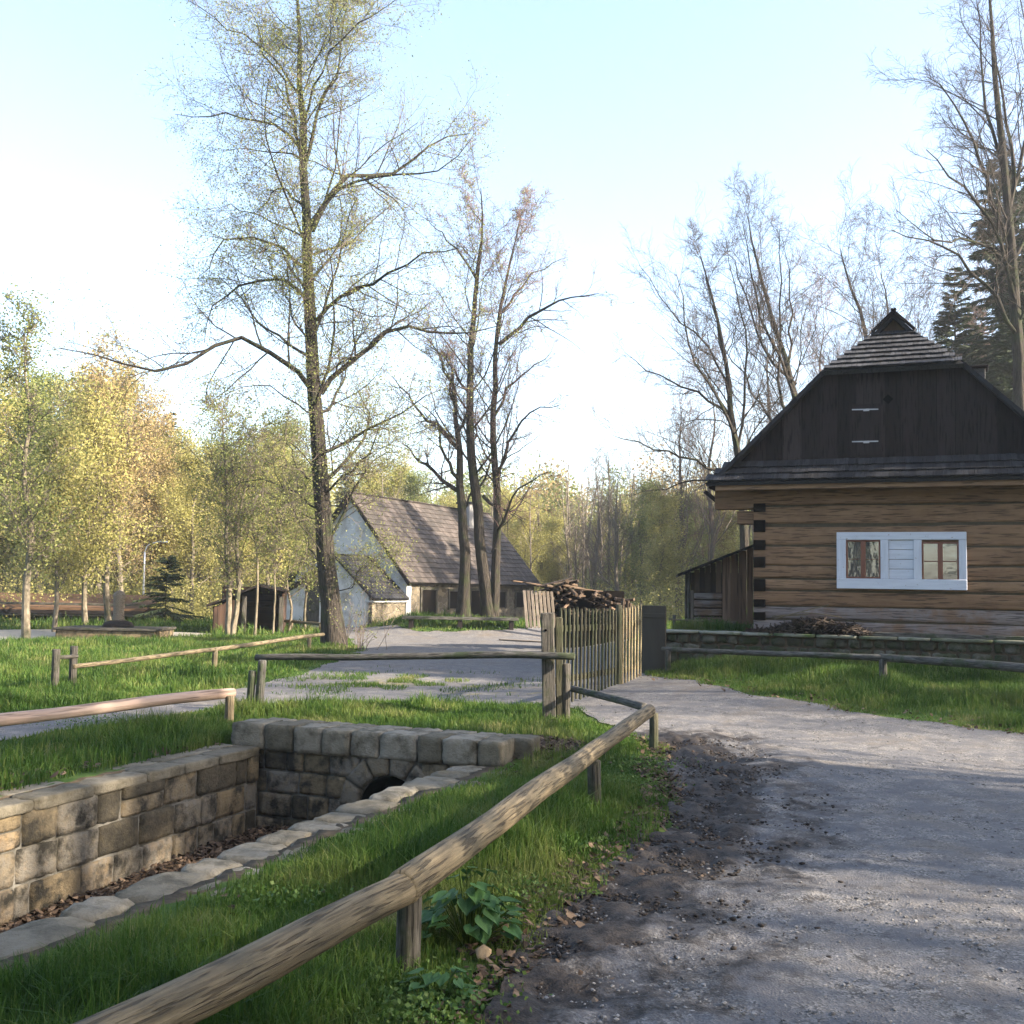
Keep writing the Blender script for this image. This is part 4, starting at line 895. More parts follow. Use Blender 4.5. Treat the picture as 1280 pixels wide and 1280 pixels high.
m.add(v+v2, [[3, 2, 1, 0], [6, 7, 8, 9], [0, 1, 7, 6], [2, 3, 9, 8], [3, 0, 6, 9], [1, 2, 5, 4][::-1], [7, 8, 11, 10][::-1], [1, 4, 10, 7], [4, 5, 11, 10], [5, 2, 8, 11]]); m.build('roof', ML['gable'], BN, False)
for x in (xm-.45, xb-.05):
    m = MB(); box(m, [x, -.05, zl/2+.15], [.07, .07, zl/2+.15], bev=.006); m.build('post', ML['post'], BN, False)

# ------------------------------------------------------------------ railings
def post3(px, pyb, ptop=None, r=None): pass
def rail_thing(label, base): return thing('log_railing', label, 'railing', base)
def seg(parent, name, p0, p1, ra, rb_, m, seed, rnd=.5, wob=.012, n=16, cap=.35):
    mb_ = MB(); pole(mb_, p0, p1, ra, rb_, seed, wob=wob, rnd=rnd, n=n, cap=cap); return mb_.build(name, m, parent, smooth_=True)
def post_at(parent, g, h, r, m, seed, lean=(0, 0), ):
    return seg(parent, 'post', [g[0], g[1], g[2]-.15], [g[0]+lean[0], g[1]+lean[1], g[2]+h], r*1.05, r, m, seed, wob=.004, n=8)
def Qz(px, py, z):
    d = ray(px, py); t = (z-EYE)/d[2]; return np.array([0, 0, EYE])+d*t
# foreground railing
g1 = G(510, 1218); RA = rail_thing('thick peeled log handrail with cracked joint running through the near grass', g1)
j = Qz(505, 1111, .425); e0 = Qz(150, 1283, .42); dirn = (j-e0)/np.linalg.norm(j-e0)
seg(RA, 'rail', e0-dirn*2.0, j+dirn*.03,   .076, .068, ML['rail'], 3, .55, wob=.010, n=26)
seg(RA, 'rail', j-dirn*.02+[0, 0, .008], Qz(812, 888, .44), .073, .064, ML['rail'], 9, .5, wob=.014, n=34)
post_at(RA, g1, .37, .055, ML['post'], 11)
post_at(RA, G(745, 1012), .36, .05, ML['post'], 12, (-.02, 0)); post_at(RA, G(817, 938), .38, .045, ML['picket'], 13)
seg(RA, 'brace', Qz(716, 861, .40), Qz(806, 884, .42), .04, .045, ML['rail_grey'], 14)
# middle railing behind the head wall
g = G(322, 890); RB = rail_thing('dark crooked pole railing across the road behind the stone head wall', g)
g2_ = G(707, 903); 
hz = .72
pa = Qz(320, 822, EYE-(822-729)*g[1]/FPX); pb = Qz(718, 820.5, EYE-(821-736.5)*12.85/FPX)
seg(RB, 'rail', pa, pb, .042, .045, ML['rail_grey'], 21, .3, wob=.03, n=22)
post_at(RB, g, pa[2]-tz(*g[:2])-.02, .055, ML['rail_grey'], 22, (.04, 0)); gg = G(311, 890); post_at(RB, gg, .52, .05, ML['rail_grey'], 23, (.03, 0)); post_at(RB, g2_, .72, .055, ML['post'], 24)
# left railing
g = G(286, 906); RC_ = rail_thing('pinkish peeled log railing beside the channel at the left edge', g)
pz = EYE-(866-729.5)*g[1]/FPX
pa = Qz(291, 866, pz); pb = Qz(0, 899, pz-.02); dd = (pb-pa)/np.linalg.norm(pb-pa)
seg(RC_, 'rail', pa, pb+dd*2.5, .06, .066, mat('pink_log', [(.16, .11, .085), (.33, .24, .19), (.46, .36, .29)], 6, .8, .4, stretch=(1, .12, 1), cracks=14, rnd_mix=.3), 31, .5, wob=.02, n=24)
post_at(RC_, g, pz-.03, .05, ML['rail'], 32)
q = pb+dd*1.6; post_at(RC_, np.array([q[0], q[1], tz(q[0], q[1])]), pz-.05, .05, ML['rail'], 33)
# lawn railing
RD = rail_thing('long thin pole railing with two taller end posts on the left lawn', G(90, 866))
def dpt(px, py): return G(px, py)
A_ = G(68, 868); B_ = G(90, 866); D1 = G(268, 838); D2 = G(386, 816)
def zat(gp, py): return EYE-(py-(735-(640-0)*0))*0
def railz(px, py, g): d = ray(px, py); return (np.array([0, 0, EYE])+d*(g[1]/1.0))
pA = Q(92, 833, B_[1]-.05); pD1 = Q(268, 812, D1[1]-.02); pD2 = Q(404, 793, D2[1]+1.0)
seg(RD, 'rail', pA, pD1, .035, .04, ML['rail'], 41, .6, wob=.02); seg(RD, 'rail', pD1, pD2, .042, .045, ML['rail'], 42, .75, wob=.02)
for gp, py, px, s in ((A_, 812, 68, 43), (B_, 808, 90, 44)):
    h_ = Q(px, py, gp[1])[2]-gp[2]; post_at(RD, gp, h_, .055, ML['post'], s)
for gp, s in ((D1, 45), (D2, 46)): post_at(RD, gp, .37, .05, ML['rail'], s)
seg(RD, 'brace', Q(66, 823, A_[1]), Q(97, 820, B_[1]), .03, .03, ML['post'], 47)
# far railing
g = G(364, 792); RE = rail_thing('short pale railing before the white wall beside the big trunk', g)
seg(RE, 'rail', Q(352, 776, g[1]), Q(402, 780, g[1]-2), .05, .05, ML['rail'], 51, .7); post_at(RE, g, .45, .055, ML['rail'], 52); gq = onground(402, g[1]-2); post_at(RE, gq, .4, .055, ML['rail'], 53)
# cabin railing
g = G(1104, 856); RF = rail_thing('grey log railing along the bank in front of the cabin', g)
zc = Q(1104, 822, g[1])
pR = Q(1282, 835, g[1]-1.7); dd = (pR-zc)/np.linalg.norm(pR-zc)
seg(RF, 'rail', zc-dd*.05, pR+dd*1.5, .060, .065, ML['rail_grey'], 61, .55, wob=.02); seg(RF, 'rail', Q(828, 811, g[1]+2.4), zc+dd*.03, .040, .05, ML['rail_grey'], 62, .75, wob=.02, n=20)
post_at(RF, g, zc[2]-g[2]-.02, .055, ML['rail_grey'], 63); q = zc+(Q(828, 811, g[1]+2.4)-zc)*.97; post_at(RF, np.array([q[0], q[1], tz(q[0], q[1])]), q[2]-tz(q[0], q[1])-.02, .045, ML['rail_grey'], 64)
q = pR+dd*1.0; post_at(RF, np.array([q[0], q[1], tz(q[0], q[1])]), q[2]-tz(q[0], q[1])-.02, .05, ML['rail_grey'], 65)
# terrace rail
g = onground(843, 20.6); RG = rail_thing('thin pale rail with a short dark post on the terrace left of the cabin', g)
seg(RG, 'rail', Q(836, 774, 20.6), Q(920, 778, 20.4), .018, .02, ML['rail'], 71, .9); post_at(RG, g, Q(843, 769, 20.6)[2]-g[2], .035, ML['rail_grey'], 72)
gq = onground(918, 20.4); post_at(RG, gq, max(Q(918, 778, 20.4)[2]-gq[2], .06), .03, ML['rail_grey'], 73)

# ------------------------------------------------------------------ gate
g = G(687, 903); GP = thing('gate_post', 'tall squared grey gate post with a bolt hole at the end of the pole railing', 'post', g)
h_ = Q(684, 766, g[1])[2]-g[2]
m = MB(); beam(m, [g[0], g[1], g[2]-.15], [g[0]-.05, g[1], g[2]+h_], .16, .15, .6, bev=.012); m.build('post_shaft', ML['post'], GP)
m = MB(); beam(m, [g[0]+.13, g[1]+.05, g[2]-.1], [g[0]+.10, g[1]+.05, g[2]+h_*.96], .09, .10, .5, bev=.01); m.build('second_plank', ML['picket'], GP)
m = MB(); q = Q(682, 788, g[1]-.082); pole(m, q, q+[0, .05, 0], .016, S=10, seed=1, wob=0, n=4); m.build('bolt_hole', ML['hole'], GP)
m = MB(); rstone(m, G(690, 905)+[0, -.12, .02], [.14, .08, .035], np.eye(3), np.random.RandomState(1), noise=.4, p=4)
setp(m.build('flat_stone', ML['stone_top'], None, smooth_=True), 'small flat grey stone lying at the foot of the gate post', 'stone')
def picket_leaf(label, pxa, da, pxb, db, ztop_px, zbot_px, n, m_, seed, rails=(.25, .78), w=.055):
    P0 = Q(pxa, 735, da); P1 = Q(pxb, 735, db); base = np.array([P0[0], P0[1], 0]); t = thing('picket_gate', label, 'gate', base); rg_ = np.random.RandomState(seed)
    zt0 = Q(pxa, ztop_px[0], da)[2]; zt1 = Q(pxb, ztop_px[1], db)[2]; zb0 = Q(pxa, zbot_px[0], da)[2]; zb1 = Q(pxb, zbot_px[1], db)[2]
    X = P1-P0; X[2] = 0; Ln = np.linalg.norm(X); X /= Ln; Y = np.array([X[1], -X[0], 0])
    for k in range(n):
        u = (k+.5)/n; c = P0+(P1-P0)*u; zt = zt0+(zt1-zt0)*u+rg_.uniform(-.015, .015); zb2 = max(zb0+(zb1-zb0)*u, .03)+rg_.uniform(0, .03); c[2] = 0
        mb_ = MB(); ww = w*rg_.uniform(.85, 1.15); tk = .012
        lean = rg_.uniform(-.012, .012)
        prof = [(-ww/2, zb2), (ww/2, zb2), (ww/2+lean, zt-.05), (lean+ww*.12, zt), (lean-ww*.12, zt), (-ww/2+lean, zt-.05)]
        v = [c+X*a+Y*tk+KZ*z for a, z in prof]+[c+X*a-Y*tk+KZ*z for a, z in prof]; nn = len(prof)
        of = rg_.rand()*30; uv = [[a+of, z+of, 0] for a, z in prof]*2
        mb_.add(v, [list(range(nn)), list(range(2*nn-1, nn-1, -1))]+[[i, nn+i, nn+(i+1) % nn, (i+1) % nn] for i in range(nn)], rg_.rand(), uv)
        mb_.build('picket', m_, t)
    for r in rails:
        mb_ = MB(); za = zb0+(zt0-zb0)*r; zb3 = zb1+(zt1-zb1)*r; a = P0.copy(); a[2] = za; b = P1.copy(); b[2] = zb3
        beam(mb_, a-Y*.035, b-Y*.035, .04, .09, .3); mb_.build('cross_bar', ML['picket'], t)
    return t
picket_leaf('wide greenish picket gate leaf swung open behind the grey post', 699, 14.3, 772, 17.1, (759, 761), (882, 864), 16, ML['picket'], 1, w=.054)
picket_leaf('narrow yellowish sunlit picket gate leaf beside the dark upright panel', 777, 17.1, 803, 18.2, (760, 755), (866, 857), 7, ML['picket_sunlit'], 2, w=.05)
m = MB(); g = onground(774, 17.15); pole(m, [g[0], g[1], g[2]-.1], [g[0], g[1], g[2]+1.28], .05, seed=5); setp(m.build('gate_stake', ML['picket'], None, smooth_=True), 'round stake between the two picket gate leaves', 'post')
g = onground(818, 18.6); PN = thing('board_screen', 'dark upright board panel behind the picket gate on the cabin side', 'panel', g)
zt = Q(818, 757, 18.6)[2]-g[2]; hw = 15.0*18.6/FPX
m = MB(); box(m, [g[0], g[1], g[2]+zt/2-.04], [hw, .035, zt/2+.04], [E3, N3, KZ], bev=.008); m.build('board', ML['panel'], PN)
m = MB(); box(m, [g[0]-.0, g[1]-.04, g[2]+zt*.85], [hw-.01, .015, .04], [E3, N3, KZ], bev=.004); m.build('batten', ML['panel'], PN)

# ------------------------------------------------------------------ wood pile, lath panel, bench, planks
WD = 29.0; g = onground(735, WD); WP = thing('wood_pile', 'big heap of split firewood stacked behind the picket gate', 'firewood', g)
rg = np.random.RandomState(3)
x0 = Q(672, 740, WD)[0]; x1 = Q(792, 740, WD)[0]
prof = [(672, 736), (690, 727), (715, 724), (745, 735), (770, 742), (792, 752)]
def wtop(x):
    px = np.interp(x, [x0, x1], [672, 792]); return Q(px, np.interp(px, [a for a, b in prof], [b for a, b in prof]), WD)[2]
cnt = 0
mb = MB(); box(mb, [(x0+x1)/2, g[1]+.35, g[2]+.75], [(x1-x0)/2-.25, .3, .78]); mb.build('core', ML['endgrain'], WP)
for i in range(99):
    x = rg.uniform(x0+.05, x1-.05); zt = wtop(x)-.08; z = rg.uniform(max(zt-.85, .2), zt); r_ = rg.uniform(.022, .055)
    a = rg.uniform(-.9, .9); el = rg.uniform(-.25, .25); L = rg.uniform(.5, 1.1); d = np.array([math.sin(a)*math.cos(el), -math.cos(a)*math.cos(el), math.sin(el)])
    c = np.array([x, g[1]+rg.uniform(-.3, .3), z]); mb = MB(); pole(mb, c-d*L/2, c+d*L/2, r_, r_*.9, seed=i, S=8, rnd=rg.rand(), n=4, cap=.1); mb.build('split_log', ML['firewood'], WP, smooth_=False)
for (a, b) in (((672, 733), (716, 722)), ((676, 738), (712, 728)), ((716, 735), (768, 741)), ((690, 730), (722, 725)), ((655, 728), (690, 736)), ((640, 726), (682, 732))):
    mb = MB(); beam(mb, Q(*a, WD-.3), Q(*b, WD+.3), .14, .03, rg.rand()); mb.build('cover_board', ML['firewood'], WP)
for k in range(4):
    mb = MB(); px = 778+k*5; gg = onground(px, WD-1); pole(mb, gg, Q(px+rg.uniform(-2, 2), 748+k*3, WD-1), .05, seed=k+80, S=8); mb.build('upright_log', ML['firewood'], WP)
LD = 28.2; g = onground(674, LD); LP_ = thing('lath_panel', 'panel of pale pinkish upright laths leaning before the wood pile', 'panel', g)
for k in range(8):
    px = 656+k*4.9; mb = MB(); a = Q(px+3, 785, LD); a[2] = max(a[2], g[2]); b = Q(px-1, 738+.2*k, LD+.25); beam(mb, a, b, .075, .02, rg.rand(), upv=None); mb.build('lath', ML['lath'], LP_)
for y_ in (748, 774):
    mb = MB(); beam(mb, Q(657, y_, LD+.25), Q(693, y_, LD+.25), .03, .06, .3); mb.build('cross_bar', ML['lath'], LP_)
g = onground(576, 36.0); BE = thing('plank_bench', 'long low grey plank bench on the grass island before the mill', 'bench', g)
zt = Q(576, 773, 36)[2]
mb = MB(); beam(mb, [Q(503, 773, 36)[0], 36, zt], [Q(648, 773, 36)[0], 36, zt], .35, .10, .7, bev=.01); mb.build('seat', ML['rail_grey'], BE)
for px in (515, 576, 640):
    mb = MB(); q = onground(px, 36); box(mb, [q[0], 36, (q[2]+zt)/2-.08], [.08, .12, max((zt-q[2])/2, .02)+.02], bev=.01); mb.build('leg', ML['gable'], BE)
mb = MB(); q0 = G(626, 801); q1 = G(682, 804); q0[2] += .04; q1[2] += .04; beam(mb, q0, q1, .22, .035, .9); setp(mb.build('loose_plank', ML['lath'], None), 'pale plank lying flat on the gravel beyond the pole railing', 'plank')

# ------------------------------------------------------------------ far left: platform, carved post, shelter, lamp pole
g = G(130, 799); PF = thing('stone_platform', 'low wide stone platform at the path across the left lawn', 'platform', g)
w_ = 62*g[1]/FPX; mb = MB(); rg = np.random.RandomState(9)
box(mb, g+[0, .9, .12], [w_, .85, .12], bev=.02); mb.build('base', ML['stone'], PF); mb = MB(); box(mb, g+[0, .9, .275], [w_+.06, .92, .035], bev=.012); mb.build('slab', ML['rubble'] if False else ML['post'], PF)
CPp = g+[.05, .9, .31]; CP = thing('stone_marker', 'pale carved stone marker on a dark foot standing on the platform', 'monument', CPp)
pr_ = [(.05, .34), (.02, .42), (.12, .36), (.18, .20), (.35, .17), (.75, .16), (.85, .20), (.98, .15), (1.06, .02)]
def lathe(mb_, c, prof, S=16):
    V = [];
    for z, r in prof:
        for k in range(S): V.append([c[0]+r*math.cos(2*math.pi*k/S), c[1]+r*math.sin(2*math.pi*k/S), c[2]+z])
    F = [[i*S+k, i*S+(k+1) % S, (i+1)*S+(k+1) % S, (i+1)*S+k] for i in range(len(prof)-1) for k in range(S)]
    mb_.add(V, F)
mb = MB(); lathe(mb, CPp, [(0, .42), (.02, .45), (.14, .38), (.2, .20), (.2, .01)]); mb.build('foot', ML['gable'], CP, smooth_=True)
mb = MB(); lathe(mb, CPp, [(.18, .17), (.45, .15), (.8, .155), (.9, .18), (1.02, .14), (1.08, .01)]); mb.build('shaft', ML['lath'], CP, smooth_=True)
SD = 41.0; p = onground(90, SD); ST = thing('long_shelter', 'long low timber shelter with a rusty roof behind the trees at left', 'shelter', p, R(3))
xl = Q(-60, 750, SD)[0]-p[0]; xr = Q(188, 750, SD)[0]-p[0]
zt = Q(90, 757, SD)[2]-p[2]
mb = MB(); v = [[xl, -.9, zt-.15], [xr, -.9, zt-.15], [xr, 2.0, zt+.35], [xl, 2.0, zt+.35]]; v2 = [[a, b, c+.08] for a, b, c in v]
mb.add(v+v2, [[3, 2, 1, 0], [4, 5, 6, 7], [0, 1, 5, 4], [1, 2, 6, 5], [2, 3, 7, 6], [3, 0, 4, 7]]); mb.build('roof', ML['roofrust'], ST, False)
mb = MB(); box(mb, [(xl+xr)/2, -.88, zt-.22], [(xr-xl)/2, .04, .07]); mb.build('eave_beam', ML['gable'], ST, False)
mb = MB(); box(mb, [(xl+xr)/2, 1.9, zt/2-.1], [(xr-xl)/2, .05, zt/2+.0]); mb.build('rear_wall', brown, ST, False)
for k in range(6):
    mb = MB(); x = xl+.3+(xr-xl-.6)*k/5; box(mb, [x, -.75, zt/2-.15], [.07, .07, zt/2], bev=.008); mb.build('post', ML['gable'], ST, False)
for z in (.35, .75):
    mb = MB(); beam(mb, [xl, -.85, z], [xr, -.85, z], .05, .09, .7); mb.build('rail', ML['post'], ST, False)
g = onground(180, 43.5); LPp = thing('lamp_post', 'thin pale metal lamp post beside the dark spruce at left', 'lamp post', g)
mb = MB(); t_ = Q(181, 690, 43.5); pole(mb, g, t_, .05, .035, S=8, wob=0, n=5, cap=.1); mb.build('shaft', ML['metal'], LPp, smooth_=True)
mb = MB(); t2 = t_+[.65, 0, .45]; tubes(mb, spline([t_, t_+[.15, 0, .3], t2], 8)[None], np.full((1, 8), .025), 8); mb.build('arm', ML['metal'], LPp, smooth_=True)
mb = MB(); rstone(mb, t2+[.15, 0, -.02], [.14, .06, .04], np.eye(3), np.random.RandomState(0), p=3, noise=.02); mb.build('lamp_head', ML['white'], LPp, smooth_=True)

# ------------------------------------------------------------------ trees
def grow(rg, S, D, L, Rr, K, wander, upt, taper=.75):
    N_ = len(S); P = np.empty((N_, K+1, 3)); P[:, 0] = S; d = D.copy()
    for k in range(K):
        d = d+wander*rg.randn(N_, 3); d[:, 2] += upt; d /= np.linalg.norm(d, axis=1)[:, None]; P[:, k+1] = P[:, k]+d*(L/K)[:, None]
    return P, Rr[:, None]*(1-taper*np.linspace(0, 1, K+1))[None]
def kids(rg, P, Rd, M_, t0, t1, ang, ratio, rr=.55, rmin=.004, droop=0., minlen=.15, flat=0.):
    N_, K, _ = P.shape; K -= 1
    t = t0+(t1-t0)*(np.arange(M_)[None]+rg.rand(N_, M_))/M_; f = t*K; i = np.minimum(f.astype(int), K-1); u = f-i; r_ = np.arange(N_)[:, None]
    A = P[r_, i]; B = P[r_, i+1]; pos = A+(B-A)*u[..., None]; T = B-A; T /= np.linalg.norm(T, axis=2)[..., None]+1e-9
    rad = Rd[r_, i]*(1-u)+Rd[r_, i+1]*u
    Q_ = rg.randn(N_, M_, 3); Q_[..., 2] *= (1-flat); Q_ -= (Q_*T).sum(2)[..., None]*T; Q_ /= np.linalg.norm(Q_, axis=2)[..., None]+1e-9
    a = ang*(.75+.5*rg.rand(N_, M_)); D = T*np.cos(a)[..., None]+Q_*np.sin(a)[..., None]; D[..., 2] -= droop; D /= np.linalg.norm(D, axis=2)[..., None]
    PL_ = np.linalg.norm(np.diff(P, axis=1), axis=2).sum(1)
    L = np.maximum(PL_[:, None]*ratio*(1.12-.55*t)*(.6+.7*rg.rand(N_, M_)), minlen)
    return pos.reshape(-1, 3), D.reshape(-1, 3), L.ravel(), np.maximum(rad*rr, rmin).ravel()
def leaves(mb_, rg, C_, size, aspect=.6):
    n = len(C_); a = rg.randn(n, 3); a /= np.linalg.norm(a, axis=1)[:, None]; b = np.cross(a, rg.randn(n, 3)); b /= np.linalg.norm(b, axis=1)[:, None]
    s = size*(.6+.8*rg.rand(n))[:, None]; V = np.stack([C_-a*s*.5, C_+b*s*.5*aspect, C_+a*s*.5, C_-b*s*.5*aspect], 1)
    mb_.add(V.reshape(-1, 3), np.arange(n*4).reshape(-1, 4), np.repeat(rg.rand(n), 4))
def leafpts(rg, P, n, jit):
    N_, K, _ = P.shape; t = rg.rand(n)**.7*(K-1); i = np.minimum(t.astype(int), K-2); u = (t-i)[:, None]; r_ = rg.randint(0, N_, n)
    return P[r_, i]*(1-u)+P[r_, i+1]*u+rg.randn(n, 3)*jit
def resamp(polys, K): return np.stack([spline(p, K+1) for p in polys])

def make_tree(name, label, cat, seed, trunks, trad, limbs=(), lrad=(), base=None, auto=(14, .18, .98, 1.0, .40), sub=((7, .85, .42), (6, .8, .42), (4, .7, .45)),
              leaf=None, nleaf=0, lsize=.09, ljit=.08, bark='bark', twig='twig', upt=(.04, .03, .02), group=None, rmin=.006, droop=0., limb_len=None):
    """trunks / limbs: world polylines (x,y,z); grows three further orders of branches"""
    rg = np.random.RandomState(seed); base = np.array(trunks[0][0], float) if base is None else np.array(base, float)
    root = thing(name, label, cat, base, 0, group)
    TB = MB(); KT = 16; TP = resamp(trunks, KT); t = np.linspace(0, 1, KT+1)
    TR = np.stack([r*(1-t)**.85*.94+r*.06+(r*.45 if r > .2 else r*.12)*np.exp(-t*26) for r in trad]); 
    TP[:, 1:-1, :2] += rg.randn(len(trunks), KT-1, 2)*np.array(trad)[:, None, None]*.10
    tubes(TB, TP, TR, 12)
    allP = []; allR = []
    if len(limbs):
        LPs = resamp(limbs, 9); LPs[:, 1:, :] += rg.randn(len(limbs), 9, 3)*.05
        LR = np.array(lrad)[:, None]*(1-.85*np.linspace(0, 1, 10))[None]; tubes(TB, LPs, LR, 7); allP.append(LPs); allR.append(LR)
    if auto[0]:
        s, d, L, r_ = kids(rg, TP, TR, auto[0], auto[1], auto[2], auto[3], auto[4], .27, rmin*1.8, droop)
        if limb_len is not None: L = np.minimum(L, limb_len)
        P, Rd = grow(rg, s, d, L, r_, 9, .13, upt[0]*2); tubes(TB, P, Rd, 5); allP.append(P); allR.append(Rd)
    P1 = np.concatenate(allP); R1 = np.concatenate(allR)
    CBm = MB()
    s, d, L, r_ = kids(rg, P1, R1, sub[0][0], .12, 1.0, sub[0][1], sub[0][2], .42, rmin); P2, R2 = grow(rg, s, d, L, r_, 6, .16, upt[1]); tubes(TB, P2, R2, 4)
    s, d, L, r_ = kids(rg, P2, R2, sub[1][0], .1, 1.0, sub[1][1], sub[1][2], .6, rmin*.8); P3, R3 = grow(rg, s, d, L, r_, 4, .18, upt[2], .5); tubes(CBm, P3, R3, 3, rg.rand(len(P3)))
    last = P3
    if sub[2][0]:
        s, d, L, r_ = kids(rg, P3, R3, sub[2][0], .1, 1.0, sub[2][1], sub[2][2], .7, rmin*.6); P4, R4 = grow(rg, s, d, L, r_, 2, .2, 0, .4); tubes(CBm, P4, R4, 3, rg.rand(len(P4))); last = P4
    TB.build('trunk', ML[bark], root, smooth_=True)
    c = CBm.build('twigs' if nleaf else 'crown', ML[twig], root)
    if nleaf:
        lf = MB(); leaves(lf, rg, leafpts(rg, last, nleaf, ljit), lsize); lf.build('crown', ML[leaf], root)
    return root
def qp(pts, depth, spread=0., seed=0):      # pixel polyline -> world polyline, wandering in depth
    rg = np.random.RandomState(seed); k = rg.uniform(-1, 1)*spread; n = len(pts)
    return [Q(px, py, depth+k*i/(max(n-1, 1))) for i, (px, py) in enumerate(pts)]
# big alder
D = 27.5; gb_ = G(418, 808); D = gb_[1]
LRd_s = .52
tr = [gb_-[0, 0, .1]]+qp([(410, 740), (405, 650), (398, 560), (395, 500), (388, 430), (386, 340), (383, 290), (380, 200), (376, 120), (374, 50), (372, -50)], D)
LM = [[(393, 492), (362, 452), (325, 435), (295, 442), (258, 469), (220, 483), (172, 472), (125, 466)],
      [(401, 492), (430, 458), (470, 430), (500, 414), (560, 422), (620, 412)],
      [(386, 378), (355, 345), (330, 340), (272, 350), (245, 376), (232, 410)],
      [(396, 400), (430, 380), (480, 365), (530, 346), (580, 345)],
      [(384, 337), (350, 310), (310, 296), (280, 300), (262, 332), (250, 352)],
      [(390, 288), (402, 258), (425, 215), (440, 199), (478, 199), (505, 170), (545, 140), (585, 122)],
      [(388, 278), (425, 245), (455, 237), (530, 233), (560, 230), (590, 205)],
      [(380, 258), (352, 235), (330, 240), (305, 272)],
      [(378, 205), (350, 145), (282, 120), (240, 100), (178, 92)],
      [(380, 210), (400, 150), (428, 95), (445, 30)], [(378, 190), (352, 100), (322, 40), (300, -20)],
      [(378, 160), (405, 110), (455, 75), (520, 60)], [(376, 120), (340, 70), (280, 40), (240, 10)],
      [(404, 610), (375, 588), (350, 555), (335, 520)], [(404, 620), (450, 585), (480, 555), (500, 530)], [(410, 680), (440, 620), (470, 575), (520, 560)], [(406, 640), (340, 600), (290, 596), (250, 610)],
      [(396, 520), (360, 500), (320, 490), (280, 520)], [(396, 470), (440, 440), (450, 400), (440, 350)], [(384, 300), (330, 260), (270, 225), (235, 215)], [(392, 440), (370, 400), (365, 370), (372, 350)]]
LM += [[(410, 730), (392, 700), (380, 680), (372, 640)], [(408, 700), (386, 660), (372, 620), (368, 570)], [(414, 740), (440, 730), (462, 700), (500, 680)], [(402, 650), (372, 640), (340, 655), (325, 690)], [(404, 600), (372, 560), (330, 545), (300, 560)]]
LRd = [.15, .16, .11, .12, .10, .17, .10, .07, .10, .11, .10, .07, .07, .06, .07, .08, .06, .05, .05, .06, .07, .04, .04, .035, .04, .04]
LR_w = [[Q(px, py, D)+np.array([0, (j/(len(l)-1))*((i*37 % 11)-5)*.55, 0]) for j, (px, py) in enumerate(l)] for i, l in enumerate(LM)]
make_tree('alder_tree', 'tallest tree, single dark trunk and sparse young leaves, before the white gable', 'tree', 3, [tr], [.27], LR_w, [r*LRd_s for r in LRd], auto=(20, .22, 1.0, 1.15, .24),
          sub=((15, .9, .42), (8, .9, .50), (5, .7, .5)), leaf='leaf', nleaf=95000, lsize=.050, ljit=.20, rmin=.006)
# twin trunk on the island
D = 38.5; g = onground(612, D)
t1 = [g]+qp([(603, 690), (592, 600), (588, 520), (588, 440), (593, 380), (600, 320), (603, 275), (601, 235)], D); t2 = [g+[.15, 0, 0]]+qp([(620, 700), (622, 620), (616, 540), (620, 460), (626, 380), (640, 320), (652, 265)], D)
LM = [[(624, 430), (660, 402), (700, 376), (748, 368)], [(622, 600), (640, 545), (670, 510), (700, 505)], [(618, 520), (650, 470), (690, 440)], [(590, 500), (560, 450), (530, 430)], [(596, 350), (560, 300), (530, 270)],
      [(628, 390), (670, 340), (710, 320)], [(604, 620), (640, 640), (672, 600)], [(616, 690), (632, 650), (650, 610), (690, 590)]]
LW = [[Q(px, py, D+(j)*((i*29 % 7)-3)*.35) for j, (px, py) in enumerate(l)] for i, l in enumerate(LM)]
make_tree('ash_tree', 'tall tree with two grey trunks on the grass island before the mill roof', 'tree', 8, [t1, t2], [.23, .18], LW, [.08, .07, .06, .06, .05, .05, .07, .07], auto=(26, .28, 1.0, .8, .24),
          sub=((10, .75, .40), (7, .75, .45), (4, .7, .5)), leaf='leaf', nleaf=7000, lsize=.06, rmin=.0065, twig='twig_red', bark='bark')
g = onground(580, D); LM = [[(577, 620), (545, 592), (522, 575), (505, 552)], [(574, 600), (556, 570), (548, 530), (520, 505)], [(572, 560), (550, 535), (525, 515), (490, 470)], [(572, 540), (590, 500), (600, 450)], [(570, 520), (560, 470), (540, 430), (510, 410)], [(576, 640), (600, 600), (640, 580)]]
LW = [[Q(px, py, D-(j)*((i*29 % 5)-1)*.3) for j, (px, py) in enumerate(l)] for i, l in enumerate(LM)]
make_tree('gnarled_tree', 'shorter dark gnarled tree left of the twin trunks before the mill roof', 'tree', 18, [[g]+qp([(581, 700), (577, 640), (574, 580), (570, 520), (566, 470), (560, 440)], D)], [.24], LW, [.10, .075, .09, .06, .06, .05], auto=(6, .6, 1, .8, .25), sub=((11, .8, .38), (7, .8, .45), (4, .7, .5)), rmin=.0065)

def up_tree(name, label, px, depth, ytop, rad, seed, group=None, lean=0, **kw):
    g = onground(px, depth); top = Q(px+lean, ytop, depth); n = 6; rg = np.random.RandomState(seed)
    pts = [g-[0, 0, .1]]+[g+(top-g)*k/n+[rg.uniform(-.12, .12), rg.uniform(-.12, .12), 0] for k in range(1, n)]+[top]
    return make_tree(name, label, 'tree', seed, [pts], [rad], group=group, **kw)
spring = dict(auto=(30, .15, 1.0, .95, .30), sub=((8, .8, .42), (6, .8, .45), (0, .7, .5)), nleaf=15000, lsize=.10, ljit=.24, rmin=.012, bark='bark_pale')
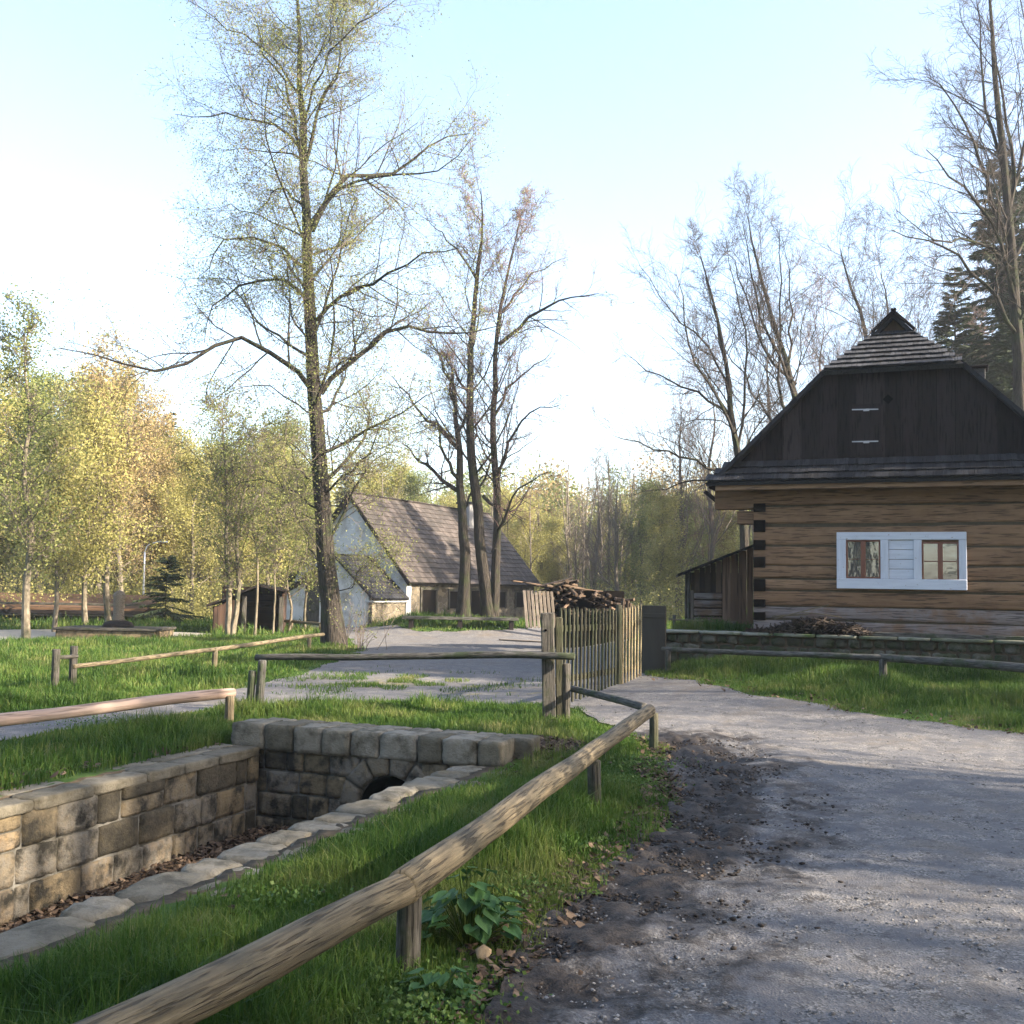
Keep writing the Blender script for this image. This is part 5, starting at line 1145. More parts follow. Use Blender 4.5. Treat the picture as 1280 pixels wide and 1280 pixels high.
# left trees
up_tree('slender_tree', 'slender pale trunk with thin yellow-green leaves nearest the left edge', 36, 29, 395, .115, 31, leaf='leaf', **{**spring, 'auto': (30, .2, 1, .9, .19), 'nleaf': 8000, 'lsize': .08})
up_tree('young_maple', 'small fresh green tree on the left lawn just right of the slender trunk', 70, 34, 560, .08, 32, leaf='leaf_yellow', **{**spring, 'auto': (24, .2, 1, .9, .35)})
up_tree('budding_tree', 'yellow-green leafing tree beside the stone marker at left', 110, 36, 530, .10, 33, leaf='leaf_yellow', **{**spring, 'auto': (26, .2, 1, .9, .35)})
up_tree('budding_tree', 'brownish bronze tree directly behind the stone marker', 138, 38, 470, .12, 34, leaf='leaf_orange', **{**spring, 'auto': (28, .18, 1, .9, .30), 'nleaf': 11000})
g = onground(288, 31.5); D = 31.5
make_tree('forked_tree', 'pale forked tree with light green leaves in front of the dark barn', 'tree', 35, [[g]+qp([(287, 740), (283, 680), (284, 620), (280, 560), (278, 510)], D), [g+[.1, 0, 0]]+qp([(298, 740), (296, 690), (300, 640), (312, 590), (322, 540)], D)], [.105, .09],
          auto=(18, .2, 1, .9, .32), sub=((8, .8, .42), (6, .8, .45), (2, .7, .5)), leaf='leaf', nleaf=6000, lsize=.075, ljit=.15, rmin=.008, bark='bark_pale')
up_tree('sapling', 'very thin pale sapling before the dark barn opening', 320, 32.5, 590, .05, 36, leaf='leaf', **{**spring, 'auto': (12, .5, 1, .9, .18), 'nleaf': 1300, 'lsize': .08})
up_tree('sapling', 'thin sapling in front of the white mill wall left of the big trunk', 362, 35, 600, .05, 37, leaf='leaf', **{**spring, 'auto': (22, .25, 1, .9, .25), 'nleaf': 6000, 'lsize': .08})
up_tree('sapling', 'slim leafy sapling screening the gable close by the big trunk', 383, 36, 585, .05, 38, leaf='leaf', **{**spring, 'auto': (22, .25, 1, .9, .22), 'nleaf': 2500, 'lsize': .08})
up_tree('sapling', 'slight sapling at the barn corner with pale leaves', 343, 34, 640, .04, 39, leaf='leaf_yellow', **{**spring, 'auto': (14, .5, 1, .9, .2), 'nleaf': 1500, 'lsize': .08})
# prototypes for the wood
def proto(name, label, seed, h, rad, **kw):
    rg = np.random.RandomState(seed); pts = [np.array([0, 0, -.2])]+[np.array([rg.uniform(-.2, .2), rg.uniform(-.2, .2), h*k/6]) for k in range(1, 7)]
    return make_tree(name, label, 'tree', seed, [pts], [rad], base=(0, 0, 0), **kw)
def spruce(name, label, seed, h, r, nb=90, loc=(0, 0, 0), group=None, n=60000):
    rg = np.random.RandomState(seed); root = thing(name, label, 'conifer', loc, 0, group); TB = MB()
    P = np.array([[0, 0, -.2], [0, 0, h*.5], [0, 0, h]]); tubes(TB, spline(P, 8)[None], (.012*h*(1-np.linspace(0, .95, 8)))[None], 8)
    t = np.sort(rg.rand(nb*2))**.85; t = .12+.88*t; z = h*t; L = r*(1-t)**.8*(.7+.5*rg.rand(len(t)))+.15; a = rg.rand(len(t))*2*math.pi
    D = np.stack([np.cos(a), np.sin(a), .1+.3*(t)-.35*(1-t)], 1); D /= np.linalg.norm(D, axis=1)[:, None]
    S = np.stack([0*z, 0*z, z], 1); Pb, Rb = grow(rg, S, D, L, .008*h*(1-t)*.4+.012, 5, .06, -.03); tubes(TB, Pb, Rb, 3)
    TB.build('trunk', ML['bark'], root)
    w = L/L.sum(); idx = rg.choice(len(L), n, p=w); f = rg.rand(n)**.8*5; i = np.minimum(f.astype(int), 4); u = (f-i)[:, None]
    c = Pb[idx, i]*(1-u)+Pb[idx, i+1]*u; T = Pb[idx, i+1]-Pb[idx, i]; T /= np.linalg.norm(T, axis=1)[:, None]
    side = np.cross(T, [0, 0, 1.0])*rg.choice([-1, 1], n)[:, None]; d = T*.6+side*(.8*rg.rand(n))[:, None]+np.array([0, 0, -1])*(.5*rg.rand(n))[:, None]; d /= np.linalg.norm(d, axis=1)[:, None]
    ln = (.10+.22*rg.rand(n))[:, None]*(.35+.65*r/2.6); wv = np.cross(d, rg.randn(n, 3)); wv /= np.linalg.norm(wv, axis=1)[:, None]; wv *= .02
    V = np.stack([c-wv, c+wv, c+d*ln+wv*.4, c+d*ln-wv*.4], 1); m = MB(); m.add(V.reshape(-1, 3), np.arange(n*4).reshape(-1, 4), np.repeat(rg.rand(n), 4)); m.build('crown', ML['needle'], root)
    return root
WOODY = dict(auto=(34, .15, 1.0, .85, .26), sub=((8, .8, .42), (6, .8, .45), (0, .7, .5)), rmin=.010, bark='bark_far')
GW = 'leafing trees of the wood'
P_y = proto('woodland_tree', 'yellow-green leafing tree standing in the wood behind', 101, 12, .16, leaf='leaf_yellow', nleaf=24000, lsize=.12, ljit=.30, group=GW, **WOODY)
P_g = proto('woodland_tree', 'fresh green leafing tree standing in the wood behind', 102, 12, .16, leaf='leaf_green', nleaf=21000, lsize=.12, ljit=.30, group='green trees of the wood', **WOODY)
P_o = proto('woodland_tree', 'bronze budding tree standing in the wood behind', 103, 13, .18, leaf='leaf_orange', nleaf=18000, lsize=.11, ljit=.28, group='bronze trees of the wood', **WOODY)
P_b = proto('bare_tree', 'bare grey tree standing at the edge of the wood behind', 104, 13, .20, group='bare trees behind', **{**WOODY, 'sub': ((8, .75, .42), (7, .75, .45), (3, .7, .5)), 'upt': (.08, .06, .03), 'auto': (30, .18, 1, .7, .35), 'rmin': .008, 'twig': 'twig'})
P_b2 = proto('bare_tree', 'bare reddish-twigged tree standing at the edge of the wood behind', 105, 13, .19, group='reddish bare trees behind', **{**WOODY, 'sub': ((8, .75, .42), (7, .75, .45), (3, .7, .5)), 'upt': (.10, .06, .03), 'auto': (26, .15, 1, .6, .42), 'rmin': .008, 'twig': 'twig_red'})
P_s = spruce('spruce_tree', 'dark green spruce standing in the wood behind', 106, 14, 2.6, nb=150, group='spruces of the wood')
used = set()
def put(proto_, px, depth, ytop, seed, label=None, h0=12.0, xy=None, hh=None, sx=1.0):
    rg = np.random.RandomState(seed*7+1); nm = id(proto_)
    o = proto_ if nm not in used else copy_tree(proto_); used.add(nm)
    if xy is None: g = onground(px, depth); H = Q(px, ytop, depth)[2]-g[2]
    else: g = np.array([xy[0], xy[1], tz(*xy)]); H = hh
    s = H/h0; o.location = [float(v) for v in g]; o.scale = (s*sx, s*sx, s); o.rotation_euler = (0, 0, rg.uniform(0, 6.28))
    if label: o['label'] = label; o['group'] = ''; del o['group']
    return o
rg = np.random.RandomState(77)
# left wood, first rows
row = [(-40, 44, 470, P_y), (0, 47, 500, P_y), (22, 52, 480, P_g), (48, 46, 520, P_g), (85, 50, 500, P_y), (122, 48, 482, P_y), (150, 47, 500, P_o), (185, 50, 540, P_o), (165, 56, 500, P_o), (215, 52, 560, P_y), (240, 48, 570, P_y),
       (262, 55, 560, P_g), (300, 52, 580, P_y), (335, 54, 560, P_y), (345, 60, 540, P_g), (380, 58, 590, P_g), (455, 64, 590, P_y), (490, 66, 585, P_y), (520, 64, 600, P_g), (560, 66, 630, P_y), (630, 66, 622, P_y), (655, 62, 640, P_y), (690, 64, 650, P_y),
       (720, 60, 640, P_b), (745, 58, 580, P_b), (770, 52, 590, P_b), (800, 55, 610, P_g), (825, 50, 620, P_y), (850, 54, 625, P_g), (880, 56, 640, P_g), (905, 52, 645, P_y), (780, 66, 640, P_y), (840, 68, 640, P_y), (700, 72, 655, P_g), (610, 75, 640, P_g), (750, 74, 650, P_y), (890, 70, 640, P_g), (930, 62, 640, P_g)]
for i, (px, d, yt, pr) in enumerate(row): put(pr, px, d, yt, i, h0={id(P_y): 12, id(P_g): 12, id(P_o): 13, id(P_b): 13}[id(pr)]*1.02, sx=1.15)
for i, (px, d, yt) in enumerate([(120, 62, 482), (205, 60, 515), (188, 64, 540), (430, 72, 575), (495, 70, 590), (895, 66, 650)]): put(P_s, px, d, yt, 200+i, h0=14)
g = onground(208, 40.5); spruce('young_spruce', 'small dark bushy spruce at the wood edge beside the lamp post', 231, 2.6, 1.25, nb=40, n=7000).location = [float(v) for v in g]
# bare trees behind the cabin, shaped after the photo
D = 33; g = onground(930, D)
LM = [[(924, 575), (900, 500), (862, 430), (845, 340)], [(920, 600), (870, 575), (815, 560), (760, 540)], [(915, 520), (870, 490), (820, 470), (780, 440)], [(922, 560), (935, 470), (925, 380), (905, 300)], [(912, 500), (880, 430), (840, 390), (800, 330)], [(925, 620), (880, 600), (830, 610), (790, 620)], [(915, 510), (895, 400), (880, 330), (868, 300)]]
LW = [[Q(px, py, D+j*((i*29 % 7)-3)*.3) for j, (px, py) in enumerate(l)] for i, l in enumerate(LM)]
make_tree('bare_tree', 'bare spreading tree with arching boughs just left of the cabin roof', 'tree', 61, [[g]+qp([(930, 650), (923, 580), (914, 510), (905, 440), (890, 370), (875, 320)], D)], [.17], LW, [.06, .055, .05, .05, .045, .045, .04], auto=(8, .4, 1, .7, .3), sub=((15, .65, .40), (8, .7, .45), (4, .7, .5)), rmin=.0058)
D = 36; g = onground(1020, D)
LM = [[(1000, 520), (975, 450), (945, 380), (930, 280)], [(995, 480), (955, 440), (925, 350), (905, 310)], [(1005, 560), (978, 500), (976, 400), (972, 285)], [(985, 470), (990, 400), (985, 330), (980, 300)], [(1005, 540), (960, 520), (930, 470), (880, 400)]]
LW = [[Q(px, py, D+j*((i*29 % 7)-3)*.3) for j, (px, py) in enumerate(l)] for i, l in enumerate(LM)]
make_tree('bare_tree', 'tall bare tree with steep upright stems rising behind the left roof slope', 'tree', 62, [[g]+qp([(1015, 640), (1000, 530), (988, 470), (970, 410), (950, 340), (935, 270)], D)], [.20], LW, [.07, .06, .07, .05, .05], auto=(10, .3, 1, .6, .35), sub=((14, .6, .38), (8, .65, .45), (4, .7, .5)), rmin=.0058)
D = 40; g = onground(1090, D)
make_tree('bare_tree', 'bare fine-twigged tree behind the roof peak', 'tree', 63, [[g]+qp([(1095, 600), (1088, 480), (1078, 400), (1060, 350), (1050, 310)], D), [g+[.3, 0, 0]]+qp([(1120, 560), (1105, 450), (1110, 380), (1100, 340)], D)], [.22, .18], [], [], auto=(24, .25, 1, .8, .35), sub=((10, .75, .40), (8, .7, .45), (4, .7, .5)), rmin=.006)
# right edge
D = 31; g = onground(1284, D)
LM = [[(1270, 380), (1245, 290), (1200, 230), (1155, 190)], [(1272, 420), (1225, 350), (1180, 310), (1110, 290)], [(1262, 300), (1225, 200), (1190, 130), (1160, 90)], [(1262, 260), (1265, 180), (1250, 100), (1235, 20)], [(1255, 220), (1230, 130), (1225, 60), (1215, -20)], [(1265, 330), (1300, 250), (1310, 160), (1320, 60)], [(1262, 250), (1290, 150), (1285, 60), (1270, -30)], [(1270, 340), (1215, 300), (1165, 300), (1120, 265)]]
LW = [[Q(px, py, D+j*((i*29 % 7)-3)*.35) for j, (px, py) in enumerate(l)] for i, l in enumerate(LM)]
make_tree('bare_tree', 'big bare tree with thick dark boughs at the right edge', 'tree', 64, [[g]+qp([(1280, 560), (1274, 440), (1266, 340), (1258, 240), (1248, 130), (1240, 30), (1232, -60)], D)], [.25], LW, [.075, .07, .075, .07, .06, .07, .065, .05], auto=(16, .4, 1, .7, .25), sub=((15, .7, .38), (8, .7, .45), (4, .7, .5)), rmin=.0058)
for i, (px, d, yt, lb) in enumerate([(1198, 42, 335, 'slim brownish green spruce right of the roof peak'), (1258, 40, 190, 'tall dark spruce behind the big bare tree'), (1285, 44, 220, 'tall dark spruce cut by the right edge of the view')]): put(P_s, px, d, yt, 300+i, lb, h0=14, sx=.9)
for i, (px, d, yt) in enumerate([(1225, 52, 380), (1270, 36, 400), (1310, 38, 300), (1170, 56, 430), (1340, 46, 250)]): put(P_s, px, d, yt, 320+i, h0=14, sx=1.3)
for i, (px, d, yt) in enumerate([(1150, 48, 395), (1215, 50, 370), (1030, 52, 400), (960, 48, 420), (890, 50, 480), (850, 52, 500)]): put(P_b2, px, d, yt, 340+i, h0=13.3)
# trees off to the right and behind, whose shade falls across the road and the channel
shq = [(15, -.9, 'R', 15), (14, .8, 'B', 16), (16, -4.2, 'Y', 14), (17, 3.4, 'R', 16), (13, -7.2, 'B', 15), (20, -9.5, 'S', 17), (24, -7, 'Y', 16), (21, -4.6, 'S', 16), (26, -5.4, 'S', 19), (22, .9, 'S', 17), (25, 2.4, 'S', 18), (29, 1.4, 'Y', 15), (23, -1.9, 'B', 16), (24, 8.6, 'B', 17), (27, 11.6, 'S', 17), (30, 16, 'B', 18),
       (32, -8, 'B', 18), (33, 8, 'R', 17),  (20, -13, 'B', 16), (27, -12, 'S', 18)]
for i, (x, q_, k_, h_) in enumerate(shq):       # q_: where the tree's shade line crosses x = 22
    put({'S': P_s, 'Y': P_y, 'B': P_b, 'R': P_b2}[k_], 0, 0, 0, 400+i, xy=(x, q_-.364*(x-22)), hh=h_, h0=13, sx=.62 if k_ == 'S' else .85)
bk_ = [(-16, -8), (-9, -13), (-3, -17), (4, -15), (9, -19), (14, -14), (-22, -3), (-12, -20), (0, -24), (12, -25), (-24, -14), (20, -22)]  # unseen trees behind the camera, added to dim skylight and for reflections
for i, (x, y) in enumerate(bk_): put([P_s, P_b, P_s, P_g][i % 4], 0, 0, 0, 450+i, xy=(x, y), hh=15+(i*5 % 6), h0=13, sx=1.2)

# far wood mass: one object, hundreds of crowns that cannot be told apart
rg = np.random.RandomState(55); mt_, ml_, my_ = MB(), MB(), MB()
pos = []
for i in range(210):
    az = rg.uniform(-.72, .72); d = rg.uniform(72, 125); x, y = d*math.sin(az), d*math.cos(az); pos.append((x, y, tz(x, y), rg.uniform(7, 11.5)*(1.15 if x < -20 or x > 25 else .95)))
def wood(name, mat_, sel, nl, ls):
    m = MB()
    for (x, y, z, h) in sel:
        n = nl; u = rg.randn(n, 3); u /= np.linalg.norm(u, axis=1)[:, None]; r_ = rg.rand(n)**.45; t = (u[:, 2]*r_+1)/2
        c = np.stack([x+u[:, 0]*r_*h*.30*(1.1-t*.5), y+u[:, 1]*r_*h*.30*(1.1-t*.5), z+h*.08+h*.92*t], 1)
        k = rg.randint(0, 14, n); cl = rg.randn(14, 3)*h*.05; c += cl[k]; leaves(m, rg, c, ls, .7)
    return setp(m.build(name, mat_), kind='stuff')
wood('far_wood', ML['leaf_yellow'], pos[:80], 3200, .22); wood('far_wood', ML['leaf_green'], pos[80:160], 3200, .22); wood('far_wood', ML['leaf_orange'], pos[160:], 2800, .20)
m = MB(); n = 900; az = rg.uniform(-.75, .75, n); d = rg.uniform(58, 110, n); X = d*np.sin(az); Y = d*np.cos(az); Z = terrain(X, Y); P, Rd = grow(rg, np.stack([X, Y, Z], 1), np.tile([0, 0, 1.0], (n, 1)), rg.uniform(5, 9.5, n), rg.uniform(.05, .13, n), 6, .05, .1); tubes(m, P, Rd, 5, rg.rand(n)); 
s, dd, L, r_ = kids(rg, P, Rd, 14, .3, 1, .8, .3, .4, .018); P2, R2 = grow(rg, s, dd, L, r_, 3, .15, .05); tubes(m, P2, R2, 3, rg.rand(len(P2)))
setp(m.build('far_trunks', ML['bark_far']), kind='stuff')
# undergrowth along the wood edge
m = MB(); n = 200000; az = rg.uniform(-.62, .40, n); d = 44+rg.rand(n)*22; X = d*np.sin(az); Y = d*np.cos(az); Z = terrain(X, Y)+rg.rand(n)**2*(1.2+2.2*np.clip(vnoise(X, Y, .25, 31)+.3, 0, 1))
ax2, by2 = (X-MO[0])*mt3[0]+(Y-MO[1])*mt3[1], (X-MO[0])*md3[0]+(Y-MO[1])*md3[1]
ok = ~((ax2 > -4.5) & (ax2 < 7.5) & (by2 > -8) & (by2 < 14)) & ~((X > -8) & (X < 4) & (Y < 50)); c = np.stack([X, Y, Z], 1)[ok]; leaves(m, rg, c, .10, .6); setp(m.build('undergrowth', ML['leaf_yellow']), kind='stuff')

# ------------------------------------------------------------------ grass, litter, plants
def blades(mb_, rg, X, Y, h, w, lean=.5):
    n = len(X); Z = terrain(X, Y)-.005; a = rg.rand(n)*2*math.pi; la = rg.rand(n)*2*math.pi; l = np.abs(rg.randn(n))*lean*h
    hx_, hy_ = np.cos(a)*w/2, np.sin(a)*w/2; B = np.stack([X, Y, Z], 1); W_ = np.stack([hx_, hy_, 0*hx_], 1); Ld = np.stack([np.cos(la)*l, np.sin(la)*l, 0*l], 1)
    M1 = B+Ld*.25+np.stack([0*h, 0*h, h*.55], 1); T = B+Ld+np.stack([0*h, 0*h, h*(1-.25*np.minimum(l/h, 1))], 1)
    V = np.stack([B-W_, B+W_, M1+W_*.8, M1-W_*.8, T], 1).reshape(-1, 3); i = np.arange(n)[:, None]*5
    r_ = np.clip(.25+rg.rand(n)*.5+.9*vnoise(X, Y, .9, 47)+.5*vnoise(X, Y, 4, 48)+.8*(rg.rand(n) < .09), 0, 1)
    mb_.V.append(V); mb_.A.append(np.repeat(r_, 5)); mb_.U.append(V*0); mb_.F[4].append(i+np.array([[0, 1, 2, 3]])+mb_.n); mb_.F[3].append(i+np.array([[3, 2, 4]])+mb_.n); mb_.n += len(V)
HSX, HSY = .25, 11.0
def grass_ok(X, Y, rg):
    f = road_f(X, Y); s, w = chan(X, Y); a, b = cab(X, Y)
    ok = (f > -.10+.20*rg.rand(len(X))*(vnoise(X, Y, 1.7, 41)+.5)) & ~((s > -.46+.10*rg.rand(len(X))) & (s < KWID+.57-.18*rg.rand(len(X))) & (w > -.1)) & ~((s > -.45) & (s < 2.8) & (w > -.66) & (w < .05))
    ok &= ~((b > -.42) & (b < .5) & (a > -1.7)) & ~((b > -.2) & (a > -.1) & (a < CW+.2) & (b < CD+.2)) & (path_f(X, Y) > 0)
    ok &= ~((((X-HSX)/.55)**2+((Y-HSY)/.7)**2 < 1) & (rg.rand(len(X)) < .9))
    dens = vnoise(X, Y, 1.3, 43)+.5; ok &= rg.rand(len(X)) < (.35+1.1*dens)
    # only what the camera and its neighbourhood can see
    return ok & (np.abs(X) < (Y+2)*.62+1.5)
def grass_zone(x0, x1, y0, y1, per, h, w, seed, extra=None, lean=.5):
    rg = np.random.RandomState(seed); n = int((x1-x0)*(y1-y0)*per); X = rg.uniform(x0, x1, n); Y = rg.uniform(y0, y1, n); ok = grass_ok(X, Y, rg)
    if extra is not None: ok &= extra(X, Y)
    X, Y = X[ok], Y[ok]; hn = .40+1.5*np.clip(vnoise(X, Y, 1.1, 44)+.5, 0, 1)*(.6+.8*(vnoise(X, Y, 5, 45)+.5)); edge = np.clip((road_f(X, Y)-.02)/.5, .35, 1)
    sg_, wg_ = chan(X, Y); edge = edge*np.where(wg_ > 0, np.clip(.35+(sg_-KWID-.5)*1.1, .35, 1), 1)**np.where(sg_ > 0, 1, 0)
    hh = h*hn*edge*(.6+.7*rg.rand(len(X))); blades(GM, rg, X, Y, hh, w*(.7+.6*rg.rand(len(X))), lean)
GM = MB()
grass_zone(-2.5, 1.6, 2.3, 6.5, 5200, .15, .006, 1); grass_zone(-3.2, 2.2, 6.5, 11.5, 3200, .14, .008, 2); grass_zone(-9, -1.5, 6.5, 16, 1400, .13, .010, 3); grass_zone(-4, 1.5, 11.0, 15.6, 1900, .11, .010, 6)
setp(GM.build('near_grass', ML['grass']), kind='stuff'); GM = MB()
grass_zone(-14, -1, 13, 33, 480, .13, .018, 4, lambda X, Y: Y > 12.9); grass_zone(1.5, 11, 11.5, 21, 1500, .12, .012, 5)
grass_zone(-6, 3.5, 33, 43, 260, .20, .03, 7); grass_zone(-24, 0, 33, 44, 110, .22, .04, 8); grass_zone(0, 14, 19, 34, 160, .14, .025, 9, lambda X, Y: cab(X, Y)[1] > .3)
setp(GM.build('lawn_grass', ML['grass']), kind='stuff')
# sparse tufts on the road crown
GM = MB(); rg = np.random.RandomState(66); q = G(490, 854); n = 9000; X = q[0]+rg.randn(n)*1.1; Y = q[1]+rg.randn(n)*1.1; k = vnoise(X, Y, 2.2, 9) > .08; blades(GM, rg, X[k], Y[k], .05+.05*rg.rand(k.sum()), np.full(k.sum(), .012)); setp(GM.build('road_tufts', ML['grass']), kind='stuff')
# small-leaved weeds in the near turf
GM = MB(); rg = np.random.RandomState(91)
for (px, py, n, sp) in ((520, 1268, 1500, .16), (450, 1265, 900, .16), (600, 1150, 500, .10), (700, 1060, 500, .14), (360, 1130, 350, .14), (780, 985, 500, .16), (560, 1050, 250, .12), (250, 1200, 350, .14), (800, 960, 500, .2), (640, 1120, 500, .12), (120, 905, 400, .3), (470, 890, 300, .3)):
    q = G(px, py); X = q[0]+rg.randn(n)*sp; Y = q[1]+rg.randn(n)*sp; leaves(GM, rg, np.stack([X, Y, terrain(X, Y)+.015+rg.rand(n)*.07], 1), .022, .8)
setp(GM.build('weeds', mat('weed_leaf', [(.03, .07, .012), (.07, .13, .025), (.14, .19, .05)], 4, .6, 0, rnd_mix=.8, trans=.3)), kind='stuff')
# dead leaves
def dead(mb_, rg, X, Y, size, lift=.012, stack=.0):
    n = len(X); Z = terrain(X, Y)+lift+rg.rand(n)*stack; a = rg.rand(n)*6.28; s = size*(.5+rg.rand(n)); u = np.stack([np.cos(a), np.sin(a), rg.randn(n)*.35], 1); v = np.stack([-np.sin(a), np.cos(a), rg.randn(n)*.35], 1); c = np.stack([X, Y, Z], 1)
    u *= s[:, None]*.5; v *= s[:, None]*.34; curl = np.stack([0*s, 0*s, s*.22*(rg.rand(n)-.2)], 1)
    V = np.stack([c-u+curl, c-v*.9-u*.2, c+u*.55-v, c+u+curl, c+u*.45+v, c-v*-.9-u*.3], 1).reshape(-1, 3); i = np.arange(n)[:, None]*6; r_ = np.repeat(rg.rand(n), 6)
    V = V.copy(); mb_.V.append(V); mb_.A.append(r_); mb_.U.append(V*0); mb_.F[4].append(i+np.array([[0, 1, 2, 3]])+mb_.n); mb_.F[4].append(i+np.array([[0, 3, 4, 5]])+mb_.n); mb_.n += len(V)
LI = MB(); rg = np.random.RandomState(70); n = 42000; s = rg.uniform(.0, KWID, n); w = rg.uniform(0, 11, n); P = KO+KS*s[:, None]+KW*w[:, None]; dead(LI, rg, P[:, 0], P[:, 1], .045, .01, .06); setp(LI.build('leaf_litter', ML['litter']), kind='stuff')
LI = MB(); n = 34000; X = rg.uniform(-1.5, 2.2, n); Y = rg.uniform(3, 11.8, n); f = road_f(X, Y); s, w = chan(X, Y); k = (s > KWID+.55) & (((f > -.12) & (f < .22) & (rg.rand(n) < .45)) | ((f > -.6) & (rg.rand(n) < .02)))
dead(LI, rg, X[k], Y[k], .04, .02, .02); n = 2600; X = HSX+rg.randn(n)*.32; Y = HSY+rg.randn(n)*.38; dead(LI, rg, X, Y, .05, .01, .03)
n = 4000; X = rg.uniform(2, 10, n); Y = rg.uniform(10, 18, n); f = road_f(X, Y); k = (f > -.3) & (f < .5) & (rg.rand(n) < .6); dead(LI, rg, X[k], Y[k], .045, .03, .02)
n = 1500; X = rg.uniform(-6, -2, n); Y = rg.uniform(8, 12, n); s, w = chan(X, Y); k = (s < -.4) & (s > -.75); dead(LI, rg, X[k], Y[k], .06, .03, .02); setp(LI.build('scattered_leaves', ML['litter']), kind='stuff')
# clods and small stones on the muddy verge
_t = (1+5**.5)/2; ICO = np.array([[-1, _t, 0], [1, _t, 0], [-1, -_t, 0], [1, -_t, 0], [0, -1, _t], [0, 1, _t], [0, -1, -_t], [0, 1, -_t], [_t, 0, -1], [_t, 0, 1], [-_t, 0, -1], [-_t, 0, 1]])/1.9
ICF = np.array([[0, 11, 5], [0, 5, 1], [0, 1, 7], [0, 7, 10], [0, 10, 11], [1, 5, 9], [5, 11, 4], [11, 10, 2], [10, 7, 6], [7, 1, 8], [3, 9, 4], [3, 4, 2], [3, 2, 6], [3, 6, 8], [3, 8, 9], [4, 9, 5], [2, 4, 11], [6, 2, 10], [8, 6, 7], [9, 8, 1]])
def pebbles(mb_, rg, X, Y, r_, flat=.6):
    n = len(X); a = rg.rand(n)*6.28; ca, sa = np.cos(a)[:, None], np.sin(a)[:, None]
    B = ICO[None]*(.7+.6*rg.rand(n, 12, 1)); B = B*np.stack([r_*(1+.6*rg.rand(n)), r_, r_*flat], 1)[:, None]
    V = np.stack([B[..., 0]*ca-B[..., 1]*sa, B[..., 0]*sa+B[..., 1]*ca, B[..., 2]], -1)+np.stack([X, Y, terrain(X, Y)+.012+r_*.15], 1)[:, None]
    mb_.add(V.reshape(-1, 3), (np.arange(n)[:, None, None]*12+ICF[None]).reshape(-1, 3), np.repeat(rg.rand(n), 12))
CL = MB(); rg = np.random.RandomState(71); P = np.array(MUDL)[:, :2]; n = 9000; k = rg.randint(0, len(P)-1, n); q = P[k]+(P[k+1]-P[k])*rg.rand(n)[:, None]+rg.randn(n, 2)*[.36, .35]
ok = (road_f(q[:, 0], q[:, 1]) < .12) & (vnoise(q[:, 0], q[:, 1], 3, 77) > -.12); q = q[ok]; pebbles(CL, rg, q[:, 0], q[:, 1], .003+.013*rg.rand(len(q))**3)
setp(CL.build('mud_clods', mat('wet_clods', [(.008, .007, .006), (.025, .019, .015), (.06, .046, .035)], 30, .8, .4, rnd_mix=.7), smooth_=True), kind='stuff')
GR = MB(); n = 26000; y = 3.0+rg.rand(n)**1.5*12; x = rg.uniform(-.8, 1, n)*1.0; x = -.8+(x+.8)/1.8*(y*.62+.8); ok = (road_f(x, y) < -.02) & (rg.rand(n) < .35+.9*(vnoise(x, y, 1.6, 78)+.3)); x, y = x[ok], y[ok]
pebbles(GR, rg, x, y, .0025+.0075*rg.rand(len(x))**2.5)
setp(GR.build('loose_gravel', mat('loose_stones', [(.05, .046, .042), (.13, .125, .12), (.19, .185, .18), (.26, .25, .24)], 20, .9, .3, rnd_mix=.85)), kind='stuff')

def broadleaf(root_label, cx, cy, n, spread, height, size, seed):
    rg = np.random.RandomState(seed); z0 = tz(cx, cy); t = thing('dock_plant', root_label, 'plant', (cx, cy, z0)); LF = MB(); SM = MB()
    for i in range(n):
        a = rg.rand()*6.28; r_ = spread*math.sqrt(rg.rand()); h = height*(1-.65*(r_/spread)**1.5)*rg.uniform(.35, 1.05)
        tip = np.array([cx+r_*math.cos(a), cy+r_*math.sin(a)*.8, z0+h]); b0 = np.array([cx+r_*.25*math.cos(a), cy+r_*.25*math.sin(a), z0])
        mid = (b0+tip)/2+[0, 0, h*.12]; tubes(SM, spline([b0, mid, tip], 5)[None], np.full((1, 5), .0035), 5)
        s = size*rg.uniform(.6, 1.15); od = np.array([math.cos(a+rg.uniform(-.6, .6)), math.sin(a+rg.uniform(-.6, .6)), rg.uniform(-.75, .05)]); od /= np.linalg.norm(od)
        sd = np.cross(od, [0, 0, 1.0]); sd /= np.linalg.norm(sd); nn = np.cross(sd, od); V = []; K1, K2 = 7, 6
        wph = rg.rand()*6
        for ii in range(K1):
            u = ii/(K1-1); wd = .50*math.sin(math.pi*min(1, (u*.96+.04))**.62)*(1.05-.25*u)+.01
            for jj in range(K2+1):
                v = jj/K2*2-1; back = -.18*abs(v)**1.5*(1-u)**2
                V.append(tip+od*s*(u+back-.05)+sd*s*wd*v+nn*s*(.10*abs(v)-.16*u*u+.035*math.sin(v*7+wph+u*5)))
        F = [[ii*(K2+1)+jj, ii*(K2+1)+jj+1, (ii+1)*(K2+1)+jj+1, (ii+1)*(K2+1)+jj] for ii in range(K1-1) for jj in range(K2)]
        LF.add(V, F, rg.rand(), [[jj/K2, ii/K1, i] for ii in range(K1) for jj in range(K2+1)])
    LF.build('leaves', ML['dock'], t, smooth_=True); SM.build('stems', ML['grass'], t, smooth_=True)
